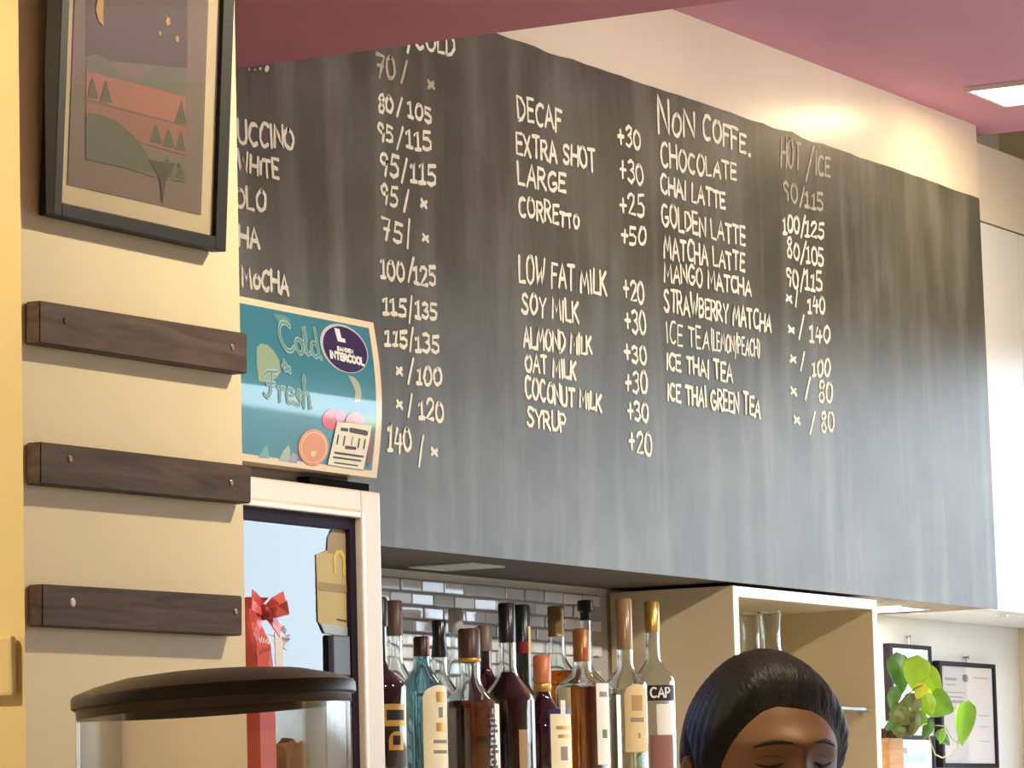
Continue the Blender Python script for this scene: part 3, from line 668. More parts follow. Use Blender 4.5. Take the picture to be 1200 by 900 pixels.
def sign_text(text, TL, BL, TR, BR, w, m, off, parent, name='lettering'):
    bm = bmesh.new(); letter_quad(bm, text, HP(*TL), HP(*BL), HP(*TR), HP(*BR), w, (0, -1, 0))
    for v in bm.verts: v.co.y = YF+bulge(v.co.z)-off
    return link_mesh(name, bm, m, parent)
sign_text('SANDEN', (455, 258), (455, 276), (532, 276), (532, 292), .0022, M_wl, .0018, badge)
sign_text('INTERCOOL', (417, 280), (417, 312), (580, 318), (580, 350), .0036, M_wl, .0018, badge)
# script lettering "Cold & Fresh": pale outline strokes with teal core
SC = {'C': (.7, [arc(.4, .5, .38, .5, 50, 320, 14)]), 'o': (.42, [arc(.2, .25, .19, .25, 90, 450, 12)+[(.45, .42)]]), 'l': (.25, [[(0, .1), (.15, .6), (.17, 1), (.06, .98), (.05, .3), (.12, 0), (.26, .1)]]),
      'd': (.5, [arc(.2, .25, .19, .25, 90, 450, 12), [(.38, 1), (.38, .1), (.5, 0)]]), 'F': (.6, [[(0, .8), (.15, .95), (.65, .98)], [(.35, .95), (.3, .2), (.15, 0), (0, .1)], [(.12, .52), (.5, .55)]]),
      'r': (.32, [[(0, .45), (.08, .5), (.08, 0)], [(.08, .3), (.2, .5), (.32, .45)]]), 'e': (.38, [[(.03, .25), (.35, .28), (.3, .46), (.15, .5), (.02, .3), (.08, .04), (.22, 0), (.38, .1)]]),
      's': (.32, [[(.3, .42), (.15, .5), (.05, .38), (.25, .2), (.2, .02), (.0, .05)]]), 'h': (.42, [[(0, .1), (.12, .9), (.1, 1), (.05, .9), (.05, 0)], [(.05, .3), (.2, .48), (.32, .4), (.32, 0), (.42, .06)]]), '&': G['&']}
def script(word, TL, BL, TR, BR):
    tw = sum(SC[c][0]+.08 for c in word); 
    for w, m, off in ((.0062, mat('script_pale', (176, 206, 204), .3), .0012), (.0030, mat('script_core', (92, 150, 160), .3), .0016)):
        bm = bmesh.new(); x = 0
        for c in word:
            for s in SC[c][1]:
                pts = []
                for px_, py_ in s:
                    u = (x+px_)/tw; top = HP(*TL).lerp(HP(*TR), u); bot = HP(*BL).lerp(HP(*BR), u); pts.append(bot+(top-bot)*py_)
                ribbon(bm, pts, w, (0, -1, 0))
            x += SC[c][0]+.08
        for v in bm.verts: v.co.y = YF+bulge(v.co.z)-off
        link_mesh('script_lettering', bm, m, poster)
script('Cold', (168, 130), (178, 272), (372, 176), (380, 318)); script('&', (170, 322), (172, 372), (215, 336), (220, 386)); script('Fresh', (86, 372), (90, 505), (318, 408), (330, 570))
st = dec([(447, 628), (618, 645), (600, 862), (425, 836)], 'price_sticker', (240, 236, 222), .0018, .5, 0)
M_ink = mat('sticker_ink', (88, 88, 92), .6)
def sline(a, b, w, m=M_ink):
    bm = bmesh.new(); ribbon(bm, [HP(*a), HP(*b)], w, (0, -1, 0))
    for v in bm.verts: v.co.y = YF+bulge(v.co.z)-.0021
    link_mesh('printed_line', bm, m, st)
sign_text('7-1', (468, 652), (468, 680), (508, 660), (508, 686), .0022, M_ink, .0021, st, 'printed_line') if False else sline((470, 664), (500, 668), .004)
sline((515, 668), (595, 684), .0062); sline((500, 752), (548, 758), .004); sline((450, 778), (590, 798), .0026); sline((446, 800), (582, 818), .0022); sline((455, 826), (570, 842), .0016)
for (cx_, cy_) in ((458, 716), (490, 722), (528, 722), (562, 734), (590, 738)): sline((cx_, cy_-20), (cx_-2, cy_+18), .0035 if cx_ != 528 else .0018)
# lock and card on the door
lk = boxobj('door_lock', (P(394, 760, YF).x, P(414, 760, YF).x, YF+.004, YF+.0118, P(400, 792, YF).z, P(400, 744, YF).z), mat('lock_grey', (84, 88, 96), .35), t, bev=.002); lk['label'] = 'dark grey block on the glass'
yc_ = YF+.0105
t2 = thing('hanging_card', P(395, 745, yc_), 'yellowish paper card with a rounded top stuck on the fridge door glass', 'card')
M_card = mat('yellow_card', (206, 190, 138), .6, noise=.06, nscale=30)
def card(name, pts, m, y, th):
    bm = bmesh.new(); f = [bm.verts.new(P(x, yy, yc_)+Vector((0, y, 0))) for x, yy in pts]; b = [bm.verts.new(v.co+Vector((0, th, 0))) for v in f]
    bm.faces.new(f); bm.faces.new(b[::-1])
    for k in range(len(f)): bm.faces.new((f[k], b[k], b[(k+1) % len(f)], f[(k+1) % len(f)]))
    bmesh.ops.recalc_face_normals(bm, faces=bm.faces[:]); return link_mesh(name, bm, m, t2)
card('card', [(371, 650), (384, 645), (412, 650), (418, 655), (418, 738), (414, 742), (378, 736), (373, 728)], M_card, 0, .001)
card('card_top', [(384, 648), (385, 630), (391, 617), (398, 614), (406, 620), (411, 634), (412, 652)], mat('card_top', (176, 156, 128), .6), -.0004, .0012)
card('card_band', [(373.5, 682), (417.5, 687), (417.5, 696), (373.5, 691)], mat('card_band', (170, 152, 112), .6), -.0008, .0006)
card('card_edge', [(375, 730), (417.5, 737), (417, 744), (413, 747), (380, 742)], mat('card_edge', (176, 194, 200), .4), -.0008, .0012)
card('printed_arch', [(391, 672), (390, 652), (394, 645), (401, 645), (404, 653), (404, 674), (401, 674), (401, 655), (398, 650), (395, 650), (393, 655), (393.5, 672)], mat('card_print', (226, 208, 120), .6), -.0010, .0004)
card('printed_line', [(394, 725), (406, 727), (406, 728.5), (394, 726.5)], M_ink, -.0010, .0004)

# ------------------------------------------------------------------ stand, red gift bag, brown paper bag in front of the fridge
ys0, ys1 = 2.28, 2.485
t = thing('side_stand', (3.8, 2.38, 0), 'narrow pale stand in front of the fridge, carrying the red gift bag', 'stand')
boxobj('top', (3.50, 4.20, ys0, ys1, 1.36, 1.38), M_beige, t, bev=.002); boxobj('carcass', (3.52, 4.18, ys0+.01, ys1-.005, 0, 1.36), M_beige, t, bev=.002)
yg = 2.37
g0, g1 = P(303, 800, yg).x, P(324, 800, yg).x
M_red = mat('red_gift_paper', (206, 86, 84), .45, noise=.08, nscale=20, bump=.15, bscale=40); M_rib = mat('coral_ribbon', (230, 104, 106), .35)
gz = P(312, 765, yg).z; kz = P(309, 718, yg).z; gx = (g0+g1)/2; gd = .085
t = thing('gift_bag', (gx, yg+gd/2, 1.38), 'red bottle gift bag tied with a coral bow beside the pillar', 'gift bag')
bm = bmesh.new(); rings = []
for z, sx1, sy1 in ((1.38, 1, 1), (1.5, 1, 1), (gz-.03, .98, .98), (gz+.01, .9, .9), (kz-.01, .62, .66), (kz+.006, .60, .62), (kz+.018, .80, .9)):
    hx, hy = (g1-g0)/2*sx1, gd/2*sy1; b = .12; ring = []
    for (ux, uy) in ((-1, -1+b), (-1+b, -1), (0, -1.0 if z < gz else -.8), (1-b, -1), (1, -1+b), (1, 1-b), (1-b, 1), (0, 1 if z < gz else .8), (-1+b, 1), (-1, 1-b)):
        ring.append(bm.verts.new((gx+ux*hx, yg+gd/2+uy*hy, z)))
    rings.append(ring)
for a, b in zip(rings, rings[1:]):
    for k in range(10): bm.faces.new((a[k], a[(k+1) % 10], b[(k+1) % 10], b[k]))
bm.faces.new(rings[0][::-1]); bm.faces.new(rings[-1])
link_mesh('bag', bm, M_red, t)
bm = bmesh.new(); yk2 = yg-.014
def ribp(pts, w, off=0.0):
    prev = None
    for k, (x, y, dy) in enumerate(pts):
        p = P(x, y, yk2+dy)
        q = (P(pts[min(k+1, len(pts)-1)][0], pts[min(k+1, len(pts)-1)][1], yk2)-P(pts[max(k-1, 0)][0], pts[max(k-1, 0)][1], yk2)).normalized()
        s = Vector((-q.z, .25, q.x))*w[k]/2
        cur = [bm.verts.new(p+s), bm.verts.new(p-s)]
        if prev: bm.faces.new((prev[0], prev[1], cur[1], cur[0]))
        prev = cur
ribp([(309, 717, 0), (302, 706, -.012), (296, 700, -.02), (296, 709, -.028), (309, 718, -.006)], [.008, .014, .018, .014, .008])
ribp([(309, 717, 0), (322, 708, -.012), (334, 703, -.02), (338, 712, -.028), (324, 717, -.02), (309, 718, -.006)], [.008, .016, .020, .018, .014, .008])
ribp([(309, 719, -.004), (303, 733, -.012), (299, 748, -.010)], [.008, .015, .018]); ribp([(310, 719, -.004), (320, 728, -.014), (329, 739, -.012)], [.008, .014, .018])
bow = link_mesh('bow', bm, M_rib, t); sm_ = bow.modifiers.new('thick', 'SOLIDIFY'); sm_.thickness = .0012
bm = bmesh.new(); bmesh.ops.create_icosphere(bm, subdivisions=2, radius=.009); bm.transform(Matrix.Translation(P(309.5, 717.5, yk2-.008))); link_mesh('knot', bm, mat('dark_knot', (150, 40, 44), .5), t, smooth=True)
bm = bmesh.new()
for s in ([(301, 752), (303, 745), (305, 753), (307, 747)], [(308, 753), (309, 748), (311, 753), (313, 749), (314, 754)], [(315, 754), (317, 748), (318, 755), (321, 752)]):
    ribbon(bm, [P(x, y, yg-.0012) for x, y in s], .0016, (0, -1, 0))
link_mesh('white_script', bm, M_wl, t)
bm = bmesh.new()
for k in range(7):
    p = P(325+random.uniform(-2, 8), 752+random.uniform(-10, 12), yg+.02)
    poly(bm, [p+Vector((random.uniform(-.018, .018), random.uniform(-.012, .012), random.uniform(-.016, .016))) for _ in range(3)])
p_ = [P(324, 800, yg+.01), P(334, 800, yg+.01), P(330, 745, yg+.01), P(322, 740, yg+.01)]; poly(bm, p_)
o = link_mesh('tissue_paper', bm, mat('white_tissue', (236, 236, 240), .8), t); sm_ = o.modifiers.new('thick', 'SOLIDIFY'); sm_.thickness = .001
# brown paper bag
yb2 = 2.40; q0, q1 = P(331, 885, yb2), P(369, 885, yb2); bx_, bz_ = (q0.x+q1.x)/2, P(350, 868, yb2).z
t = thing('paper_bag', (bx_, yb2+.03, 1.38), 'brown crumpled paper bag seen through the grinder hopper', 'paper bag')
bm = bmesh.new(); rings = []; hw = (q1.x-q0.x)/2
for z, k in ((1.38, 1.0), (1.44, 1.02), (bz_-.02, 1.0), (bz_-.006, .92), (bz_, .7)):
    rings.append([bm.verts.new((bx_+hw*k*max(-1, min(1, 1.25*math.cos(a)))+random.uniform(-.003, .003), yb2+.03+.028*k*max(-1, min(1, 1.25*math.sin(a)))+random.uniform(-.002, .002), z+(random.uniform(-.005, .005) if k < 1 else 0))) for a in [2*math.pi*i/20 for i in range(20)]])
for a, b in zip(rings, rings[1:]):
    for k in range(20): bm.faces.new((a[k], a[(k+1) % 20], b[(k+1) % 20], b[k]))
bm.faces.new(rings[0][::-1]); bm.faces.new(rings[-1])
link_mesh('bag', bm, mat('kraft_paper', (124, 84, 44), .75, noise=.15, nscale=30, bump=.3, bscale=30), t)

# ------------------------------------------------------------------ front counter and coffee grinder
t = thing('counter', (2.2, 1.3, 0), 'front service counter below the frame carrying the grinder', 'counter')
boxobj('worktop', (1.3, 3.1, 1.0, 1.58, .92, .95), wood_mat('counter_wood', (120, 84, 52), (160, 118, 78)), t, bev=.004); boxobj('carcass', (1.35, 3.05, 1.04, 1.54, 0, .92), M_cabw, t, bev=.003)
gc = PD(250, 806, 2.6); gc = Vector((gc.x, gc.y, PD(250, 812, 2.6).z)); gs_ = 2.6/F_PX
t = thing('coffee_grinder', (gc.x, gc.y, .95), 'coffee grinder with a clear round hopper and black lid in the left foreground', 'coffee grinder')
R = 164*gs_; hb = -.20
bm = bmesh.new()
outp = [(R*.985, 0), (R*.985, -.10), (R*.95, -.145), (R*.75, hb+.02), (.036, hb-.035), (.034, hb-.06)]
inn = [(r-.0030, z) for r, z in outp]
lathe(bm, outp+inn[::-1]+[outp[0]], gc, 72)
bmesh.ops.recalc_face_normals(bm, faces=bm.faces[:])
sharp(link_mesh('hopper', bm, thin_glass('hopper_plastic', (.97, .95, .92), edge=.22, gloss=.55), t), 50)['label'] = 'clear plastic hopper'
tilt = Matrix.Translation(gc) @ Matrix.Rotation(math.radians(2.9), 4, DIR) @ Matrix.Translation(-gc)
tilt = Matrix.Translation(gc) @ Matrix.Rotation(-math.radians(2.6), 4, DIR) @ Matrix.Translation(-gc)
bm = bmesh.new(); k = gs_
lathe(bm, [(0, 27*k), (60*k, 26*k), (105*k, 22*k), (140*k, 14*k), (158*k, 8*k), (165*k, 5*k), (167*k, 1*k), (167*k, -9*k), (165*k, -11*k), (161*k, -11*k), (160*k, -2*k), (0, -1*k)], gc, 72, M=tilt)
bmesh.ops.recalc_face_normals(bm, faces=bm.faces[:])
sharp(link_mesh('lid', bm, mat('lid_black', (58, 54, 44), .42, noise=.1, nscale=30, spec=.35), t), 40)['label'] = 'black domed lid'
bm = bmesh.new(); lathe(bm, [(R*.983, -.004), (R*.983, -.012), (R*.96, -.012), (R*.96, -.004), (R*.983, -.004)], gc, 72, M=tilt); link_mesh('lid_seal', bm, mat('lid_seal', (96, 82, 66), .4), t, smooth=True)
bm = bmesh.new(); lathe(bm, [(0, hb-.05), (.042, hb-.05), (.05, hb-.065), (.062, hb-.10), (.070, -.60), (.066, -gc.z+.985), (0, -gc.z+.985)], gc, 40); bmesh.ops.recalc_face_normals(bm, faces=bm.faces[:]); sharp(link_mesh('motor_body', bm, M_black, t), 40)
boxobj('base', (gc.x-.09, gc.x+.09, gc.y-.11, gc.y+.10, .95, .985), M_black, t, bev=.008)
bm = bmesh.new(); tube(bm, [(gc.x+.02, gc.y-.06, 1.22), (gc.x+.02, gc.y-.11, 1.20), (gc.x+.02, gc.y-.125, 1.13)], .014, 12); link_mesh('spout', bm, M_metal, t, smooth=True)
bm = bmesh.new()
for i in range(160):
    a = random.uniform(0, 6.28); rr = .050*math.sqrt(random.random()); b2 = bmesh.new(); bmesh.ops.create_icosphere(b2, subdivisions=1, radius=.0045); b2.transform(Matrix.Translation((gc.x+rr*math.cos(a), gc.y+rr*math.sin(a), gc.z+hb+.003+random.uniform(-.012, .008))) @ Matrix.Diagonal((1.3, .9, .8, 1))); join(bm, b2)
o = link_mesh('coffee_beans', bm, mat('roast_beans', (58, 34, 22), .35), t, smooth=True); o['kind'] = 'stuff'
# ------------------------------------------------------------------ bottles on the back bar
def gl(name, rgb, tr=1.0, rough=.02): return mat(name, rgb, rough, trans=tr, ior=1.5)
B_clear = gl('bottle_clear', (246, 250, 248)); B_teal = gl('bottle_teal', (168, 202, 206)); B_dark = mat('bottle_dark', (22, 12, 12), .06, coat=1, spec=.8)
B_burg = mat('bottle_burgundy', (44, 10, 18), .08, coat=1, spec=.7); B_cola = gl('bottle_cola', (140, 70, 54), .9); B_green = mat('bottle_green', (26, 34, 20), .08, coat=1)
L_amber = gl('liquid_amber', (206, 120, 44)); L_whisky = gl('liquid_whisky', (188, 98, 34)); L_cola = gl('liquid_cola', (96, 30, 22)); L_pale = gl('liquid_pale', (232, 222, 190)); L_orange = gl('liquid_orange', (214, 112, 30)); L_rose = gl('liquid_clear', (240, 236, 232))
def cm(name, rgb, rough=.35, metal=0.0): return mat(name, rgb, rough, metal=metal, noise=.08, nscale=60)
LB_white = mat('label_white', (240, 238, 226), .55, noise=.04, nscale=40); LB_cream = mat('label_cream', (228, 202, 150), .55, noise=.06, nscale=40); LB_yel = mat('label_yellow', (246, 236, 200), .5, noise=.05, nscale=30)
LB_black = mat('label_black', (22, 16, 20), .4); INK = mat('label_ink', (150, 140, 122), .6); GOLD = mat('label_gold', (196, 156, 76), .35, metal=.5); NAVY = mat('label_navy', (34, 40, 96), .4)
def patch(bm, c, r, a0, a1, z0, z1, n=18, arch=0.0, inv=False):
    # curved label: angles in degrees, 0 = facing the room (-Y), positive towards +X
    prev = None
    for k in range(n+1):
        u = k/n; a = math.radians(-90+a0+(a1-a0)*u); zt = z1-arch*(1-math.sqrt(max(0, 1-(2*u-1)**2)))
        col = [bm.verts.new((c.x+r*math.cos(a), c.y+r*math.sin(a), z)) for z in (ZSH+z0, ZSH+z0+(zt-z0)*.5, ZSH+zt)]
        if prev: bm.faces.new((prev[0], col[0], col[1], prev[1])); bm.faces.new((prev[1], col[1], col[2], prev[2]))
        prev = col
def bottle(label, cx, Y, cap, neck, sh, glass, capm, liquid=None, ring=None, labels=(), capshape='straight', rot=-28, group='bottles on the back bar'):
    # cap=(ytop,ybot,halfwidth) neck=(ybottom,halfwidth) sh=(y_end,halfwidth)   photograph pixels at the bottle's own distance
    b = P(cx, 900, Y); k = scl(P(cx, 760, Y)); c = Vector((b.x, Y, ZSH))
    Z = lambda y: P(cx, y, Y).z-ZSH
    t = thing('bottle', c, label, 'bottle', group)
    zc1, zc0, rc = Z(cap[0]), Z(cap[1]), cap[2]*k; zn, rn = Z(neck[0]), neck[1]*k; zs, rb = Z(sh[0]), sh[1]*k
    prof = [(0, .004), (rb*.7, .004), (rb*.86, 0), (rb*.97, .004), (rb, .014), (rb, zs)]
    for i in range(1, 9):
        u = i/8; s = .5-.5*math.cos(math.pi*u); prof.append((rb+(rn-rb)*s, zs+(zn-zs)*(u*.8+.2*u*u)))
    prof += [(rn, zc0-.001), (rn*1.0, zc0+.0005)]
    th = .0028 if glass in (B_clear, B_teal, B_cola) else .002
    inner = [(max(rn-th, .003), zc0+.0005)]+[(max(r-th, .002), z-(.001 if z > zs+.004 else 0)) for r, z in prof[5:-2]][::-1]+[(rb-th, .012), (rb*.7, .009), (0, .009)]
    bm = bmesh.new(); lathe(bm, prof+inner, c, 40); bmesh.ops.recalc_face_normals(bm, faces=bm.faces[:])
    sharp(link_mesh('glass', bm, glass, t), 50)
    if liquid:
        lm, ly = liquid; zl = Z(ly); lp = [(0, .0095), (rb-th-.0008, .0125)]
        for r, z in [q for q in inner[::-1] if q[1] > .013 and q[0] > 0]:
            if z < zl: lp.append((max(r-.0008, .001), z))
        # radius where the surface cuts the inner wall
        ir = [q for q in inner[::-1] if q[1] > .013]
        rl = rb-th-.0008
        for (ra, za), (r2, z2) in zip(ir, ir[1:]):
            if za <= zl <= z2: rl = ra+(r2-ra)*(zl-za)/max(z2-za, 1e-6)-.0008
        lp += [(rl, zl), (0, zl)]
        bm = bmesh.new(); lathe(bm, lp, c, 40); bmesh.ops.recalc_face_normals(bm, faces=bm.faces[:]); sharp(link_mesh('liquid', bm, lm, t), 50)
    bm = bmesh.new(); b0 = zc0+.0008
    if capshape == 'stopper': cp = [(0, b0), (rc*.66, b0), (rc*.7, (b0+zc1)/2-.004), (rc, (b0+zc1)/2), (rc, zc1-.002), (rc-.002, zc1), (0, zc1)]
    elif capshape == 'flared': cp = [(0, b0), (rc*1.12, b0), (rc*1.08, b0+.006), (rc*.86, (b0+zc1)/2), (rc*.96, zc1-.003), (rc*.8, zc1), (0, zc1)]
    elif capshape == 'banded': cp = [(0, b0), (rc, b0)]+[(rc*(1-(.1 if i % 2 else 0)), b0+(zc1-b0)*(i/8)) for i in range(1, 8)]+[(rc, zc1-.002), (rc-.002, zc1), (0, zc1)]
    else: cp = [(0, b0), (rc, b0), (rc, zc1-.003), (rc-.0025, zc1), (0, zc1)]
    lathe(bm, cp, c, 32); bmesh.ops.recalc_face_normals(bm, faces=bm.faces[:]); sharp(link_mesh('cap', bm, capm, t), 40)
    if ring:
        bm = bmesh.new(); zr = Z(ring[0]); lathe(bm, [(rn, zr-ring[2]*k), (max(rn, ring[1]*k), zr-ring[2]*k*.6), (max(rn, ring[1]*k), zr+ring[2]*k*.6), (rn, zr+ring[2]*k)], c, 32); link_mesh('neck_ring', bm, ring[3], t, smooth=True)
    for L in labels:
        L = dict(L); L['a'] = (L['a'][0]+rot, L['a'][1]+rot)
        if 'ta' in L: L['ta'] = (L['ta'][0]+rot, L['ta'][1]+rot)
        bm = bmesh.new(); patch(bm, c, L.get('r', rb+.0006+L.get('off', 0)) if 'r' not in L else L['r']*k+.0006, L['a'][0], L['a'][1], Z(L['y'][1]), Z(L['y'][0]), arch=L.get('arch', 0)*k)
        o = link_mesh(L.get('name', 'label_or_glint'), bm, L['m'], t, smooth=True)
        if 'text' in L:
            bm = bmesh.new(); tx = L['text']; st, tw = layout(tx); a0, a1 = L['ta']; zt, zb_ = Z(L['ty'][0]), Z(L['ty'][1]); rr = rb+.0014
            for s in st:
                pts = [Vector((c.x+rr*math.cos(math.radians(-90+a0+(a1-a0)*x/tw)), c.y+rr*math.sin(math.radians(-90+a0+(a1-a0)*x/tw)), ZSH+zb_+(zt-zb_)*y)) for x, y in s]
                am = math.radians(-90+(a0+a1)/2); ribbon(bm, pts, L.get('tw', .003), (math.cos(am), math.sin(am), 0))
            link_mesh('label_lettering', bm, L['tm'], t)
    return t
ink = lambda a, y, m=INK, off=.0004, name='printed_mark': dict(a=a, y=y, m=m, off=off, name=name)
bottle('dark bottle with a curved gold label, leftmost, half hidden by the fridge edge', 449, 2.985, (700, 735, 9), (775, 7), (806, 29), B_dark, cm('cap_black1', (30, 22, 24)), rot=-45,
       labels=[dict(a=(-12, 52), y=(826, 852), m=GOLD, arch=0), ink((-4, 44), (833, 845), LB_black, .0005), dict(a=(0, 40), y=(858, 880), m=GOLD, arch=10), ink((10, 30), (863, 874), LB_black, .0005)])
bottle('clear bottle with a tall matt brown cap, second from the fridge', 466, 3.12, (704, 746, 9.5), (770, 9), (806, 23), B_clear, cm('cap_brown', (92, 72, 56)))
bottle('pale teal bottle with an arched label and coral striped dark cap', 497, 3.0, (746, 770, 9.5), (776, 9.5), (812, 28), B_teal, cm('cap_dark_stripe', (46, 26, 28)),
       labels=[dict(a=(-32, 64), y=(804, 905), m=LB_yel, arch=14), ink((2, 28), (812, 824), GOLD), ink((8, 22), (830, 842)), ink((0, 30), (848, 858), GOLD), ink((-8, 38), (868, 872)), ink((-8, 38), (880, 884)),
               dict(a=(10, 34), y=(749, 768), m=mat('coral_stripe', (190, 100, 76), .4), r=9.6, name='cap_stripe')])
bottle('clear bottle with a tall flared black cap behind the teal bottle', 518, 3.12, (727, 771, 9), (784, 9), (822, 26), B_clear, cm('cap_black2', (26, 24, 24), .2), (L_pale, 830), capshape='flared')
bottle('clear bottle with a grey stopper above the brown capped whisky', 538, 3.205, (713, 742, 9), (760, 7), (806, 22), B_clear, mat('grey_stopper', (196, 190, 184), .3, trans=.4))
bottle('whisky bottle with a dark brown cap, gold neck ring and ornate white label edge', 553, 2.985, (737, 772, 13), (795, 12.5), (832, 33), B_clear, cm('cap_darkbrown', (74, 44, 34)), (L_whisky, 822), ring=(774, 13.5, 3, GOLD),
       labels=[dict(a=(24, 60), y=(826, 905), m=LB_white, name='label_or_glint_edge')]+[ink((8+(i*7) % 13, 14+(i*5) % 19+6), (838+i*6, 841.5+i*6), mat('lace_ink%d' % i, (72, 66, 62), .6) if i == 0 else LB_black, .0005) for i in range(11)])
bottle('dark back row bottle with a grey brown cap', 571, 3.15, (733, 764, 9), (782, 8), (812, 22), B_burg, cm('cap_greybrown', (116, 100, 88)))
bottle('dark cola coloured bottle with a tall black cap and a clear neck', 598, 3.0, (707, 754, 10), (782, 10), (822, 30), B_clear, cm('cap_black3', (30, 24, 34), .25), (L_cola, 788), rot=-52,
       labels=[dict(a=(12, 34), y=(856, 905), m=mat('label_tan', (176, 142, 104), .5)), dict(a=(52, 74), y=(820, 905), m=mat('glint_silver', (214, 222, 226), .3), name='label_or_glint_edge')])  # silver strip is a side highlight painted on the glass
bottle('dark green bottle with a black cap banded in red and gold at the back', 616, 3.12, (709, 766, 9.5), (802, 9.5), (836, 26), B_green, cm('cap_black4', (24, 28, 24), .25),
       labels=[dict(a=(10, 60), y=(735, 766), m=GOLD, r=9.7, name='cap_band'), dict(a=(-60, 12), y=(752, 766), m=mat('cap_red', (130, 24, 30), .35), r=9.7, name='cap_band')])
bottle('dark burgundy bottle with an orange capsule and a white label framed in blue', 638, 3.0, (768, 801, 10.5), (812, 10), (852, 32), B_burg, cm('capsule_orange', (206, 122, 76), .3), rot=-55, ring=(806, 10.8, 5, GOLD),
       labels=[dict(a=(4, 78), y=(832, 905), m=NAVY), dict(a=(8, 74), y=(838, 905), m=LB_yel, off=.0004), dict(a=(32, 46), y=(822, 840), m=LB_white, off=.0005, name='label_tab'), ink((20, 60), (852, 856), GOLD, .0008), ink((24, 56), (862, 866), GOLD, .0008), ink((30, 50), (876, 892), INK, .0008)])
bottle('clear bottle of orange liquor with a banded dark gold cap in the back row', 656, 3.18, (711, 747, 10.5), (765, 10), (800, 28), B_clear, cm('cap_oldgold', (122, 100, 62), .3, .4), (L_orange, 787), capshape='banded')
bottle('whisky bottle with a short golden brown cap and a tall white side label', 685, 3.0, (737, 776, 10), (784, 11), (808, 31), B_clear, cm('cap_goldbrown', (156, 104, 52), .3, .3), (L_amber, 806), rot=-60,
       labels=[dict(a=(28, 74), y=(802, 897), m=LB_white), ink((42, 58), (856, 866), mat('label_greenink', (110, 130, 100), .6)), ink((36, 62), (812, 818)), dict(a=(-58, -28), y=(806, 838), m=LB_yel, name='label_or_glint'), dict(a=(12, 34), y=(768, 760), m=mat('cap_red2', (190, 70, 56), .4), r=10.2, name='cap_seal')])  # yellow patch on the left is a painted reflection, not a label
bottle('clear bottle with a black stopper behind the golden brown capped whisky', 691, 3.17, (704, 728, 9.5), (776, 6.5), (808, 26), B_clear, cm('stopper_black', (28, 28, 32), .3), capshape='stopper')
bottle('clear bottle with a cream label and pale brown capsule', 736, 3.02, (702, 762, 9.5), (778, 9.5), (804, 25), B_clear, cm('capsule_tan', (150, 120, 82), .2), (L_pale, 808), rot=-72,
       labels=[dict(a=(4, 78), y=(803, 882), m=LB_cream, arch=12), ink((24, 56), (816, 834), mat('label_seal', (190, 150, 96), .5)), ink((20, 60), (842, 847)), ink((40, 46), (860, 866))])
bottle('clear bottle with a gold cap and a black label reading CAP, nearest the shelf unit', 769, 3.04, (705, 742, 9), (768, 8.5), (800, 25), B_clear, cm('cap_gold', (186, 150, 76), .25, .6), (L_rose, 812), rot=-80,
       labels=[dict(a=(0, 84), y=(804, 822), m=LB_black, text='CAP', ta=(8, 62), ty=(807, 818), tw=.0034, tm=LB_white), dict(a=(22, 66), y=(826, 862), m=LB_white), dict(a=(2, 70), y=(862, 905), m=mat('label_rose', (150, 100, 90), .5), name='lower_label')])

# ------------------------------------------------------------------ two clear carafes on the glass shelf
def carafe(cx, Y, ytop, hw, label):
    k = scl(P(cx, 740, Y)); b = P(cx, 760, Y); zb = 1.678; h = P(cx, ytop, Y).z-zb; c = Vector((b.x, Y, zb)); r = hw*k
    t = thing('carafe', c, label, 'carafe', 'carafes on the glass shelf')
    o = [(0, .001), (r*1.25, .001), (r*1.32, .012), (r*1.28, h*.35), (r*.9, h*.62), (r*.86, h*.78), (r*.95, h*.93), (r*1.02, h)]
    i = [(a-.0024, z+.0) for a, z in o[2:]][::-1]+[(r*1.2, .008), (0, .008)]
    i[0] = (o[-1][0]-.0024, h)
    bm = bmesh.new(); lathe(bm, o+i, c, 40); bmesh.ops.recalc_face_normals(bm, faces=bm.faces[:]); sharp(link_mesh('glass_body', bm, B_clear, t), 60)
    bm = bmesh.new(); R_ = r*1.02-.0012
    for q in range(33): pass
    lathe(bm, [(R_+.0018*math.cos(a), h+.0018*math.sin(a)) for a in [2*math.pi*j/8 for j in range(9)]], c, 40); link_mesh('rim', bm, B_clear, t, smooth=True)
carafe(903, 3.06, 718, 14, 'right one of the two clear carafes on the glass shelf')
carafe(880, 3.14, 720, 13, 'left one of the two clear carafes, beside the white post')

